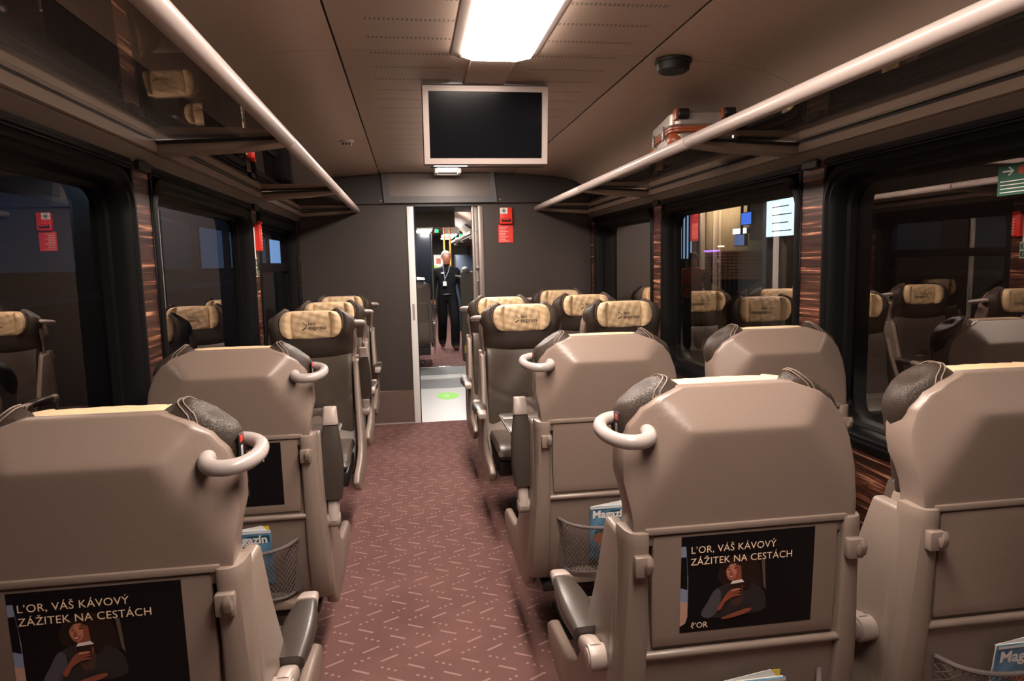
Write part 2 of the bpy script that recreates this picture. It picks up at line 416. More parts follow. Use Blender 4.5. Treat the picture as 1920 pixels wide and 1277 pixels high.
# ceiling: a slab with separate lining panels
ceil = struct(quick('ceiling', M_COVE, lambda bm: box(bm, CX - 1.45, CX + 1.45, Y0, YE, ZC + 0.03, ZC + 0.06)))
YS = [Y0, -1.0, 0.90, 2.784, 4.68, YE]
for a, b in zip(YS, YS[1:]):
    quick('ceiling_panel', M_PERF, lambda bm: box(bm, CX - 0.612, CX + 0.612, a + 0.002, b - 0.002, ZC, ZC + 0.02), ceil)
    for s in (-1, 1):
        for prof, pm in (([(0.618, 2.316), (0.80, 2.307), (1.00, 2.292), (1.12, 2.272), (1.20, 2.245), (1.268, 2.207)], M_CEIL_S), ([(1.27, 2.205), (1.33, 2.14), (1.362, 2.06)], M_COVE)):
          def sp(bm):
            pts = [(ux(s, u), z) for u, z in prof] + [(ux(s, u + 0.012), z + 0.02) for u, z in prof[::-1]]
            loft(bm, [[(x, y, z) for x, z in pts] for y in (a + 0.002, b - 0.002)], True)
          quick('ceiling_panel', pm, sp, ceil, ang=25)
quick('ceiling_panel', M_CEIL_S, lambda bm: box(bm, CX - 0.10, CX + 0.085, 2.805, 3.30, ZC - 0.012, ZC), ceil, 0.004, 1)

# rear end of the built length (behind the camera)
struct(quick('wall_back', M_ENDWALL, lambda bm: box(bm, CX - 1.5, CX + 1.5, Y0 - 0.05, Y0, 0, ZC + 0.06)))

# end wall with the doorway
DX0, DX1, DZ = 0.06, 0.59, 2.022
def ew(bm):
    box(bm, CX - 1.5, -0.008, YE, YE + 0.08, 0, 2.40); box(bm, 0.69, CX + 1.5, YE, YE + 0.08, 0, 2.40)
    box(bm, -0.008, 0.69, YE, YE + 0.08, DZ, 2.40)
we = struct(quick('wall_end', M_ENDWALL, ew))
def hdr(bm):
    pts = [(CX - 1.34, 2.045), (CX + 1.34, 2.045), (CX + 1.34, 2.12), (CX + 1.17, 2.255), (CX + 0.62, 2.312), (CX - 0.62, 2.312), (CX - 1.17, 2.255), (CX - 1.34, 2.12)]
    prism(bm, pts, 'y', YE - 0.03, YE)
quick('header', M_HEADER, hdr, we, 0.004, 1)
def hfr(bm):
    o = [(-0.205, 2.052), (0.825, 2.052), (0.80, 2.318), (-0.225, 2.318)]; i = [(-0.155, 2.112), (0.765, 2.112), (0.765, 2.318), (-0.175, 2.318)]
    loft(bm, [[(x, YE - d, z) for x, z in q] for q, d in ((o, 0.03), (o, 0.055), (i, 0.040), (i, 0.03))], False)
quick('header_frame', M_HEADER, hfr, we)
quick('header_panel', M_HEADERP, lambda bm: box(bm, -0.17, 0.77, YE - 0.036, YE - 0.028, 2.108, 2.316), we)
for x in (-0.235, 0.853):
    quick('screw', M_CHROME, lambda bm: cyl(bm, (x, YE - 0.033, 2.075), 'y', 0.009, 0.012, 10), we)
for a, b in ((CX - 1.36, -0.010), (0.692, CX + 1.36)):
    quick('kick_plate', M_KICK, lambda bm: box(bm, a, b, YE - 0.006, YE, 0.012, 0.317), we, 0.002, 1)
    quick('base_strip', M_HANDLE, lambda bm: box(bm, a, b, YE - 0.012, YE, 0.0, 0.012), we)
d1 = bpy.data.objects.new('door_1', None); COL.objects.link(d1); struct(d1); d1.location = (0, 0, 0)
quick('jamb', M_WHITE, lambda bm: box(bm, -0.008, DX0 - 0.008, YE - 0.02, YE + 0.10, 0, DZ), d1, 0.004)
quick('seal', M_BLACK, lambda bm: box(bm, DX0 - 0.008, DX0, YE - 0.01, YE + 0.10, 0, DZ), d1)
quick('lintel', M_BLACK, lambda bm: box(bm, DX0, DX1, YE - 0.01, YE + 0.10, DZ, DZ + 0.022), d1)
quick('jamb', M_GREYF, lambda bm: box(bm, 0.645, 0.692, YE - 0.02, YE + 0.10, 0, DZ), d1, 0.004)
quick('sliding_leaf', M_GREYF, lambda bm: (box(bm, DX1, 0.615, YE + 0.01, YE + 0.07, 0, DZ), box(bm, 0.615, 0.645, YE + 0.03, YE + 0.09, 0, DZ)), d1, 0.003)
def dh(bm):
    tube(bm, [(0.630, YE - 0.006, 1.18), (0.630, YE - 0.006, 1.33)], 0.006, 8)
    for z in (1.18, 1.33): sphere(bm, (0.630, YE - 0.006, z), 0.010, 0.010, 0.010, 8, 6)
quick('door_handle', M_CHROME, dh, d1)
def dk(bm):
    cyl(bm, (0.628, YE + 0.0, 1.46), 'y', 0.016, 0.02, 12); cyl(bm, (0.628, YE + 0.0, 1.80), 'y', 0.007, 0.02, 8); cyl(bm, (0.628, YE + 0.0, 1.68), 'y', 0.006, 0.02, 8)
quick('door_button', M_HANDLE, dk, d1)
quick('pull_recess', M_HANDLE, lambda bm: box(bm, 0.01, 0.032, YE - 0.023, YE - 0.018, 0.98, 1.13), d1, 0.002, 1)

# ================================================================== LAMPS, SCREEN AND CEILING FITTINGS
def lamp_strip(y0, y1, label):
    t = thing('ceiling_light', (0.365, y1, ZC), label, 'ceiling light', 'long ceiling lights')
    def dif(bm):
        c = 0.05
        pts = [(-0.135 + c, y1), (0.135 - c, y1), (0.135, y1 - c * 1.0), (0.135, y0), (-0.135, y0), (-0.135, y1 - c * 1.0)]
        loft(bm, [[(x, y - y1, z) for x, y in pts] for z in (-0.030, -0.004)], True)
    quick('diffuser', M_LAMP, dif, t)
    for sx in (-1, 1):
        def trim(bm):
            prism(bm, [(sx * 0.138, -0.002), (sx * 0.138, -0.020), (sx * 0.172, -0.004), (sx * 0.172, -0.002)], 'y', y0 - y1, 0.01)
        quick('side_trim', M_RAIL, trim, t)
    return t
lamp_strip(0.05, 2.79, 'long bright ceiling light above the aisle, in front of the hanging screen')
lamp_strip(3.50, 5.80, 'long ceiling light above the aisle, hidden behind the hanging screen')

t = thing('emergency_lamp', (0.36, 6.12, ZC), 'small bright ceiling lamp above the doorway header, behind the screen', 'lamp')
quick('diffuser', M_LAMP2, lambda bm: box(bm, -0.085, 0.085, -0.06, 0.02, -0.020, -0.004), t, 0.004)
quick('housing', M_WHITE, lambda bm: (box(bm, -0.115, -0.087, -0.07, 0.10, -0.045, -0.001), box(bm, 0.087, 0.115, -0.07, 0.10, -0.045, -0.001), box(bm, -0.09, 0.09, 0.07, 0.10, -0.045, -0.001)), t, 0.006)
quick('dark_band', M_BLACK, lambda bm: box(bm, -0.086, 0.086, 0.022, 0.068, -0.035, -0.001), t, 0.004)

t = thing('television', (CX, 3.22, 1.956), 'dark flat screen with silver bezel hanging from the ceiling', 'television'); t.rotation_euler = (math.radians(7.5), 0, 0); t.location.y = 3.245
def tvh(bm): box(bm, -0.292, 0.292, 0.012, 0.075, -0.008, 0.352)
quick('housing', M_GREYF, tvh, t, 0.006)
def tvb(bm):
    o = [(-0.288, 0.0), (0.288, 0.0), (0.288, 0.344), (-0.288, 0.344)]; i = [(-0.262, 0.026), (0.262, 0.026), (0.262, 0.320), (-0.262, 0.320)]
    loft(bm, [[(x, d, z) for x, z in q] for q, d in ((o, 0.014), (o, 0.0), (i, 0.0), (i, 0.010))], False)
quick('bezel', M_TVF, tvb, t, ang=20)
quick('screen', M_SCREEN, lambda bm: box(bm, -0.263, 0.263, 0.008, 0.013, 0.025, 0.321), t)
quick('ceiling_mount', M_GREYF, lambda bm: box(bm, -0.20, 0.20, 0.03, 0.07, 0.350, 0.356), t)
quick('bottom_plate', M_GREYF, lambda bm: box(bm, -0.26, 0.28, 0.05, 0.12, -0.016, -0.010), t)

t = thing('ceiling_speaker', (1.105, 2.79, 2.302), 'black round ceiling speaker on the sloping ceiling panel', 'speaker')
def sd(bm):
    tube(bm, [(0, 0, 0.004), (0, 0, -0.006), (0, 0, -0.008), (0, 0, -0.036), (0, 0, -0.040)], [0.076, 0.076, 0.070, 0.064, 0.058], 36)
quick('housing', M_BLACK, sd, t)
quick('grille', mat('speaker_grille', (0.02, 0.018, 0.018), 0.7, bump=0.6, bscale=500), lambda bm: cyl(bm, (0, 0, -0.0405), 'z', 0.054, 0.003, 30), t)
t = thing('ceiling_sensor', (-0.377, 4.70, 2.312), 'small pale sensor on the sloping ceiling panel', 'sensor')
quick('base', M_RAIL, lambda bm: tube(bm, [(0, 0, 0), (0, 0, -0.010), (0, 0, -0.014)], [0.048, 0.048, 0.040], 24), t)
def sn(bm):
    box(bm, -0.032, 0.032, -0.02, 0.02, -0.034, -0.012)
quick('sensor_head', M_RAIL, sn, t, 0.006)
quick('sensor_eyes', M_BLACK, lambda bm: [cyl(bm, (x, -0.021, -0.024), 'y', 0.006, 0.004, 10) for x in (-0.02, 0, 0.02)] and None, t)

# ================================================================== LUGGAGE RACKS
BR = [(-1.0, -0.89), (0.88, 0.99), (2.80, 2.915), (4.67, 4.78), (6.31, 6.418)]
for s, side in ((-1, 'left'), (1, 'right')):
    t = thing('luggage_rack', (ux(s, 1.30), 0, 1.975), 'luggage rack with white rail and smoked glass ' + ('carrying the brown-trimmed suitcase' if s > 0 else 'without luggage above the single seats'), 'luggage rack', 'overhead luggage racks')
    inv = Matrix.Translation((-ux(s, 1.30), 0, -1.975))
    def Q(name, m, fn, bw=0.0, ang=38):
        def g(bm):
            fn(bm)
            bmesh.ops.transform(bm, matrix=inv, verts=bm.verts[:])
        return quick(name, m, g, t, bw, ang=ang)
    Q('wall_profile', M_ALU, lambda bm: prism(bm, [(ux(s, 1.314), 1.938), (ux(s, 1.300), 1.940), (ux(s, 1.296), 1.972), (ux(s, 1.314), 1.972)], 'y', Y0, YE - 0.012))
    Q('gasket', M_BLACK, lambda bm: prism(bm, [(ux(s, 1.314), 1.9722), (ux(s, 1.298), 1.9722), (ux(s, 1.298), 1.981), (ux(s, 1.314), 1.981)], 'y', Y0, YE - 0.012))
    Q('back_rail', M_ALU, lambda bm: prism(bm, [(ux(s, 1.35), 1.995), (ux(s, 1.32), 1.995), (ux(s, 1.32), 2.03), (ux(s, 1.35), 2.03)], 'y', Y0, YE - 0.012))
    for k, (a, b) in enumerate(BR):
        def brk(bm):
            loft(bm, [[(ux(s, u), y, z) for y in (a, b) for z in ((zb, zt) if y == a else (zt, zb))] for u, zb, zt in ((1.312, 1.934, 1.974), (1.0, 1.954, 1.980), (0.85, 1.974, 1.990))], True)
        Q('bracket', M_ALU, brk, 0.004)
        Q('bracket_gasket', M_BLACK, lambda bm: loft(bm, [[(ux(s, u), a - 0.012, z - 0.006), (ux(s, u), a - 0.001, z - 0.006), (ux(s, u), a - 0.001, z + 0.006), (ux(s, u), a - 0.012, z + 0.006)] for u, z in ((1.30, 1.974), (0.86, 1.992))], True))
        Q('clip', M_CHROME, lambda bm: box(bm, min(ux(s, 0.99), ux(s, 1.01)), max(ux(s, 0.99), ux(s, 1.01)), a - 0.03, a - 0.014, 1.996, 2.008))
        y1 = BR[k + 1][0] - 0.004 if k + 1 < len(BR) else None
        if y1:
            Q('glass_panel', M_RACKGLASS, lambda bm: bm.faces.new([bm.verts.new(p) for p in ((ux(s, 1.30), b - 0.01, 1.984), (ux(s, 1.30), y1, 1.984), (ux(s, 0.84), y1, 1.998), (ux(s, 0.84), b - 0.01, 1.998))]))
        ya = (a + b) / 2 + 0.006; yb = (BR[k + 1][0] + BR[k + 1][1]) / 2 - 0.006 if k + 1 < len(BR) else YE - 0.012
        if k == len(BR) - 2: yb = YE - 0.012
        if k == len(BR) - 1: continue
        def rail(bm):
            rings = []
            for y in (ya, ya + 0.004, yb - 0.004, yb):
                r = 0.0285 if y not in (ya, yb) else 0.0255
                rings.append([(ux(s, 0.83) + r * 1.0 * math.cos(2 * math.pi * j / 22), y, 1.993 + r * 0.92 * math.sin(2 * math.pi * j / 22)) for j in range(22)])
            loft(bm, rings, True)
        Q('rail', M_RAIL, rail)
        if k < len(BR) - 2:
            Q('rail_joint', M_BLACK, lambda bm: cyl(bm, (ux(s, 0.83), yb + 0.006, 1.993), 'y', 0.021, 0.03, 16))

# ================================================================== SEATS
# local frame: origin on the floor under the middle of the backrest's rear face, +y the way the passenger looks
MESH = {}
def shared(key, mats, fn, bw=0.0, seg=2, ang=38, bang=30):
    if key not in MESH:
        bm = bmesh.new(); fn(bm)
        if bw: bevel(bm, bw, seg, bang)
        MESH[key] = fin(bm, key, mats, ang)
    return MESH[key]

HW = [(0.925, 0.246), (1.00, 0.252), (1.06, 0.262), (1.12, 0.258), (1.165, 0.243), (1.20, 0.218), (1.228, 0.180), (1.244, 0.135)]
WING = [(0.925, 0.085), (0.98, 0.082), (1.03, 0.100), (1.08, 0.130), (1.14, 0.142), (1.20, 0.132), (1.244, 0.10)]
def shell_y(x, z):
    e = 0.82 * (abs(x) - 0.125) + 0.572 * (z - 1.165)
    vals = [0.0, 0.80 * (z - 1.165), 0.60 * e]
    k = 520.0
    m = math.log(sum(math.exp(k * v) for v in vals)) / k - math.log(3) / k * 0.0
    return m - math.log(1) / k
def f_shell(bm):
    zs = [0.925, 0.94, 0.97, 1.0, 1.03, 1.06, 1.09, 1.12, 1.14, 1.152, 1.160, 1.165, 1.170, 1.178, 1.19, 1.205, 1.218, 1.228, 1.237, 1.244, 1.249]
    rings = []
    n = 34
    for z in zs:
        hw = ss(HW, z); wy = ss(WING, z)
        if z > 1.246: hw = 0.122
        lean = 0.06 * (0.925 - z)
        back = [(hw * (-1 + 2 * i / n), shell_y(hw * (-1 + 2 * i / n), z) + lean, z) for i in range(n + 1)]
        fy = max(wy, max(p[1] for p in back) + 0.02)
        fr = [(hw * 0.985 * (1 - 2 * i / 8), fy + lean, z) for i in range(9)]
        rings.append(back + fr)
    loft(bm, rings, True)
LEA_HW = [(-1, 0.234), (-0.5, 0.238), (0.0, 0.248), (0.5, 0.264), (0.8, 0.256), (1.0, 0.224)]
def lea_top(u): return 1.232 + 0.034 * math.exp(-((abs(u) - 0.72) / 0.20) ** 2)
def f_leather(bm):
    def Z(u, v): return 0.955 + (v + 1) / 2 * (lea_top(u) - 0.955)
    def X(u, v): return u * ss(LEA_HW, v) * (1 - 0.16 * max(0, v) ** 6 * abs(u) ** 3)
    def Yf(u, v): return 0.152 + 0.040 * math.exp(-((abs(u) - 0.86) / 0.20) ** 2) * ss([(-1, 0.1), (-0.4, 0.35), (0.1, 1.0), (1, 1.0)], v) - 0.012 * v
    def Yb(u, v): return 0.045
    pillow(bm, X, Z, Yf, Yb, 30, 18, 3.2)
def f_leather_seam(bm, sx, w_):
    if True:
        for dx in (0.006 * w_,):
            pts = []
            def e4(t): return max(0.0, 1 - abs(t) ** 3.2) ** (1 / 3.2)
            u = sx * 0.70 + sx * dx / 0.25
            for i in range(25):
                v = 0.2 + 0.8 * math.sin(math.pi * i / 24)
                z = 0.955 + (v + 1) / 2 * (lea_top(u) - 0.955); x = u * ss(LEA_HW, v) * (1 - 0.16 * max(0, v) ** 6 * abs(u) ** 3)
                f = 0.152 + 0.040 * math.exp(-((abs(u) - 0.86) / 0.20) ** 2) * ss([(-1, 0.1), (-0.4, 0.35), (0.1, 1.0), (1, 1.0)], v) - 0.012 * v
                m = (f + 0.045) / 2; k = e4(u) * e4(v)
                pts.append((x, m + (f - m) * k + 0.0004 if i <= 12 else m - (f - m) * k - 0.0004, z + 0.0004))
            tube(bm, pts, 0.0016, 5)
def f_cover(bm):
    def Z(u, v): return 1.085 + (v + 1) / 2 * (1.252 - 1.085) - 0.010 * abs(u) ** 4 * v - 0.004 * (1 - u * u) * (v < 0)
    def X(u, v): return u * 0.184 * (1 - 0.17 * abs(v) ** 2.5 * u * u)
    def Yf(u, v):
        y = 0.166 + 0.026 * ss([(0, 0), (0.55, 0.0), (0.8, 1.0), (1.0, 1.1)], abs(u))
        y -= 0.013 * math.exp(-((abs(u) - 0.62) / 0.035) ** 2)
        y += 0.0030 * math.sin(23 * u + 5 * v) * (1 - u * u) + 0.0022 * math.sin(9 * u - 13 * v + 1.0)
        return y
    def Yb(u, v): return 0.075
    pillow(bm, X, Z, Yf, Yb, 40, 16, 5.0)
def cover_front(x, z):
    u = x / 0.178; v = (z - 1.085) / (1.252 - 1.085) * 2 - 1
    y = 0.200 + 0.0030 + 0.0022
    return y + 0.0012
def f_logo(bm, q):
    if q == 0: text_into(bm, 'leo', 0.034, 0.012, 1.168, 0.1742, 0.0004, flipx=True)
    if q == 1: text_into(bm, 'express', 0.034, 0.012, 1.143, 0.1742, 0.0004, flipx=True)
    # the slanted dashes of the mark, left of the words as read
    if q == 2:
      for (x0, z0, x1, z1, wd) in ((0.046, 1.141, 0.022, 1.156, 0.0032), (0.043, 1.185, 0.037, 1.181, 0.0028), (0.032, 1.178, 0.026, 1.174, 0.0028), (0.024, 1.170, 0.020, 1.166, 0.0028)):
          d = Vector((x1 - x0, 0, z1 - z0)).normalized(); nrm = Vector((-d.z, 0, d.x)) * wd
          a, b = Vector((x0, 0.1742, z0)), Vector((x1, 0.1742, z1))
          bm.faces.new([bm.verts.new(p) for p in (a - nrm, b - nrm, b + nrm, a + nrm)])
def f_backcushion(bm):
    def Z(u, v): return 0.40 + (v + 1) / 2 * (0.972 - 0.40)
    def X(u, v): return u * (0.236 - 0.004 * v)
    def lean(v): return 0.12 - 0.055 * (v + 1) / 2 + 0.012
    def Yf(u, v):
        y = 0.072 + lean(v) + 0.030 * abs(u) ** 3
        y += 0.006 * math.sin(5 * u + 4 * v) * (1 - u * u) * (1 - v * v)
        return y - 0.010 * math.exp(-((v + 0.15 - 0.35 * u * u) / 0.03) ** 2)
    def Yb(u, v): return lean(v) - 0.02
    pillow(bm, X, Z, Yf, Yb, 24, 34, 5.0)
def f_seatcushion(bm):
    def X(u, v): return u * 0.232
    def Z(u, v): return (v + 1) / 2 * 0.50 + 0.19            # used as y below
    def Yf(u, v): return 0.475 + 0.018 * abs(u) ** 3 + 0.010 * v - 0.03 * max(0, v) ** 6
    def Yb(u, v): return 0.375
    pillow(bm, X, Z, Yf, Yb, 20, 18, 4.0)
    for v in bm.verts: v.co = Vector((v.co.x, v.co.z, v.co.y))
SIDE_X = lambda z: lerp([(0.24, 0.292), (0.45, 0.290), (0.60, 0.282), (0.75, 0.273), (0.93, 0.268)], z)
def f_base(bm):
    # lower rear body with the recess for the folding table
    lev = [(0.930, 0.0, 0.115, 0.236), (0.90, 0.0, 0.120, 0.240), (0.80, 0.006, 0.135, 0.244), (0.65, 0.014, 0.165, 0.247), (0.50, 0.030, 0.20, 0.247), (0.40, 0.055, 0.24, 0.244), (0.32, 0.095, 0.28, 0.236), (0.275, 0.15, 0.34, 0.225)]
    rings = []
    for z, yb, yf, hw in lev:
        dep = 0.018 if z > 0.66 else 0.0
        r = []
        for x in (-hw, -0.216, -0.212, 0.212, 0.216, hw):
            r.append((x, yb + (dep if abs(x) < 0.214 else 0.0), z))
        r += [(hw, yf, z), (-hw, yf, z)]
        rings.append(r)
    loft(bm, rings, True)
    bm.normal_update()
    for sx in (-1, 1):         # rounded raised strips beside the table
        rr = []
        for z, yb, yf, hw in lev[:7]:
            q = SIDE_X(z) - 0.268
            rr.append([(sx * 0.2165, yb - 0.000, z), (sx * 0.2185, yb - 0.012, z), (sx * 0.226, yb - 0.016, z), (sx * (0.243 + q * 0.6), yb - 0.015, z), (sx * (0.256 + q), yb - 0.006, z), (sx * (0.264 + q), yb + 0.014, z), (sx * (0.268 + q), yb + 0.060, z), (sx * 0.22, yb + 0.06, z)])
        loft(bm, rr, True)
    box(bm, -0.225, 0.225, -0.010, 0.10, 0.9225, 0.936)           # top lip
    tube(bm, [(-0.222, 0.008, 0.650), (0.222, 0.008, 0.650)], 0.0095, 12)   # ridge under the table
def f_side(bm, sx):
    P = [(0.030, 0.925), (0.022, 0.70), (0.040, 0.50), (0.075, 0.37), (0.125, 0.29), (0.19, 0.255), (0.40, 0.245), (0.62, 0.262), (0.72, 0.30), (0.745, 0.345), (0.70, 0.375),
         (0.58, 0.385), (0.46, 0.395), (0.375, 0.43), (0.32, 0.50), (0.275, 0.60), (0.20, 0.78), (0.145, 0.925)]
    P = [(y + 0.012 if y < 0.06 else y, z) for y, z in P]
    prism(bm, P, 'x', 0.0, 1.0)
    for v in bm.verts:
        o = SIDE_X(v.co.z)
        v.co.x = sx * (o if v.co.x > 0.5 else o - 0.034)
def f_flap(bm):
    pts = []
    n = 10
    rings = []
    for i in range(n + 1):
        z = 0.668 + (0.918 - 0.668) * i / n
        y = 0.004 + 0.010 * ((0.918 - z) / 0.25) ** 1.3
        hw = 0.206 + 0.003 * math.sin(math.pi * i / n)
        rings.append([(-hw, y - 0.008, z), (hw, y - 0.008, z), (hw, y + 0.012, z), (-hw, y + 0.012, z)])
    loft(bm, rings, True)
def flap_y(z): return 0.004 + 0.010 * ((0.918 - z) / 0.25) ** 1.3 - 0.008
def f_hook(bm, sx):
    x = sx * 0.235
    box(bm, x - 0.018, x + 0.018, -0.030, -0.010, 0.842, 0.886)
    prism(bm, [(-0.012, 0.850), (-0.040, 0.852), (-0.046, 0.874), (-0.040, 0.893), (-0.036, 0.875), (-0.012, 0.870)], 'x', x + 0.000, x + 0.016)
def f_pivot(bm, sx):
    x0, x1 = sx * 0.279, sx * 0.318
    cyl(bm, ((x0 + x1) / 2, 0.115, 0.605), 'x', 0.030, abs(x1 - x0), 26)
    cyl(bm, (x1 + sx * 0.001, 0.115, 0.605), 'x', 0.022, 0.004, 24)
def arm_section(bm, L0, L1, n, wfun, tfun, off=0.0):
    rings = []
    for i in range(n + 1):
        k = i / n; y = L0 + (L1 - L0) * k; hw = wfun(k); th = tfun(k); r = []
        for j in range(16):
            a = 2 * math.pi * j / 16; c, s_ = math.cos(a), math.sin(a)
            r.append((math.copysign(abs(c) ** 0.55, c) * hw, y, math.copysign(abs(s_) ** 0.6, s_) * th + off - 0.012 * k * k))
        rings.append(r)
    loft(bm, rings, True)
def arm_xf(bm, sx, raised):
    m = Matrix.Translation((sx * 0.300, 0.115, 0.605)) @ Matrix.Rotation(math.radians(86 if raised else 3), 4, 'X')
    bmesh.ops.transform(bm, matrix=m, verts=bm.verts[:])
def f_pad(bm, sx, raised):
    arm_section(bm, 0.075, 0.335, 14, lambda k: 0.023 + 0.018 * math.sin(math.pi * min(1, k * 0.75 + 0.18)), lambda k: 0.018 + 0.006 * math.sin(math.pi * k), 0.012)
    arm_xf(bm, sx, raised)
def f_tip(bm, sx, raised):
    arm_section(bm, 0.338, 0.400, 5, lambda k: 0.029 - 0.006 * k, lambda k: 0.019 - 0.004 * k, 0.012 - 0.010)
    arm_xf(bm, sx, raised)
def f_armroot(bm, sx, raised):
    arm_section(bm, 0.0, 0.073, 4, lambda k: 0.019 + 0.003 * k, lambda k: 0.030 - 0.010 * k, 0.003)
    arm_xf(bm, sx, raised)
def f_handle(bm, sx):
    pts = [(0.206, 0.040), (0.212, 0.006), (0.228, -0.012), (0.252, -0.016), (0.276, -0.006), (0.294, 0.020), (0.300, 0.052), (0.294, 0.084), (0.276, 0.106), (0.256, 0.116), (0.235, 0.116)]
    fine = []
    for i in range(len(pts) - 1):
        for k in range(3):
            t = k / 3; p0 = pts[max(i - 1, 0)]; p1 = pts[i]; p2 = pts[i + 1]; p3 = pts[min(i + 2, len(pts) - 1)]
            fine.append(tuple(0.5 * (2 * p1[c] + (p2[c] - p0[c]) * t + (2 * p0[c] - 5 * p1[c] + 4 * p2[c] - p3[c]) * t * t + (3 * p1[c] - p0[c] - 3 * p2[c] + p3[c]) * t ** 3) for c in (0, 1)))
    fine.append(pts[-1])
    tube(bm, [(sx * x, y, 1.150 + 0.02 * (y / 0.12)) for x, y in fine], [0.0165 - 0.003 * i / len(fine) for i in range(len(fine))], 14)
def f_plate(bm, sx):
    x = sx * 0.2625
    box(bm, min(x, x + sx * 0.004), max(x, x + sx * 0.004), 0.068, 0.092, 1.145, 1.195)
def f_plate_print(bm, sx):
    x = sx * 0.2668
    for (a, b, c, d, mi) in ((0.070, 0.090, 1.178, 1.192, 0), (0.074, 0.079, 1.150, 1.170, 1), (0.083, 0.087, 1.150, 1.170, 1), (0.074, 0.087, 1.166, 1.171, 1)):
        bm.faces.new([bm.verts.new((x, y, z)) for y, z in ((a, c), (b, c), (b, d), (a, d))]).material_index = mi
NET_Y = lambda x, k: 0.030 - 0.020 - 0.050 * (1 - (x / 0.185) ** 2) * (0.45 + 0.55 * k)
def net_pt(u, k):                     # u -1..1 across, k 0 bottom .. 1 top
    hw = 0.160 + 0.028 * k; x = u * hw
    z = 0.375 + k * (0.180 + 0.025 * u * u)
    return (x, 0.048 - 0.030 * k - 0.062 * max(0.0, 1 - u ** 4) ** 0.6 * (0.75 + 0.25 * k), z)
def f_net(bm):
    nu, nv = 26, 9
    def strand(p):
        tube(bm, p, 0.0011, 4)
    for i in range(-nv, nu + 1):
        for sgn in (1, -1):
            pts = []
            for j in range(nv + 1):
                u = (i + j if sgn > 0 else i + nv - j) / nu * 2 - 1
                if -1.001 <= u <= 1.001: pts.append(net_pt(u, j / nv))
            if len(pts) > 1: strand(pts)
def f_net_rim(bm):
    tube(bm, [net_pt(-1 + 2 * i / 16, 1.0) for i in range(17)], 0.006, 8)
    for u in (-1, 1):
        for i in range(6):
            a, b = net_pt(u, i / 6), net_pt(u, (i + 1) / 6)
            du = 0.020 * u
            vs = [bm.verts.new(p) for p in (a, b, (b[0] + du, b[1] + 0.012, b[2]), (a[0] + du, a[1] + 0.012, a[2]))]
            bm.faces.new(vs)
    tube(bm, [net_pt(-1 + 2 * i / 12, 0.0) for i in range(13)], 0.006, 8)
def f_tray(bm):
    prism(bm, [(-0.20, 0.337), (-0.15, 0.353), (-0.11, 0.366), (0.11, 0.366), (0.15, 0.353), (0.20, 0.337), (0.18, 0.327), (-0.18, 0.327)], 'y', 0.02, 0.12)
def f_under(bm):
    box(bm, -0.225, 0.225, 0.14, 0.66, 0.30, 0.385)
    box(bm, -0.235, 0.235, 0.10, 0.30, 0.262, 0.30)
    box(bm, -0.05, 0.05, 0.05, 0.13, 0.29, 0.345)
def f_pedestal(bm):
    box(bm, -0.055, 0.055, 0.26, 0.42, 0.012, 0.31); box(bm, -0.12, 0.12, 0.20, 0.50, 0.0, 0.012)

# ---- advertising poster (flat print)
PO = dict(x0=-0.146, x1=0.154, z0=0.696, z1=0.912)
def pcol(n, c, r=0.45): return mat('print_' + n, c, r, spec=0.2)
PM = [pcol('black', (0.006, 0.005, 0.006), 0.4), pcol('gold', (0.86, 0.66, 0.45)), pcol('skin', (0.26, 0.075, 0.042)), pcol('skin_light', (0.50, 0.19, 0.12)), pcol('hair', (0.022, 0.011, 0.008)),
      pcol('jacket', (0.030, 0.024, 0.024)), pcol('sleeve', (0.075, 0.068, 0.080)), pcol('top', (0.070, 0.036, 0.026)), pcol('lid', (0.80, 0.70, 0.62)), pcol('cup', (0.030, 0.014, 0.010)),
      pcol('pane_blue', (0.21, 0.25, 0.36)), pcol('pane_warm', (0.46, 0.27, 0.21)), pcol('curtain', (0.10, 0.075, 0.05)), pcol('lip', (0.33, 0.05, 0.035))]
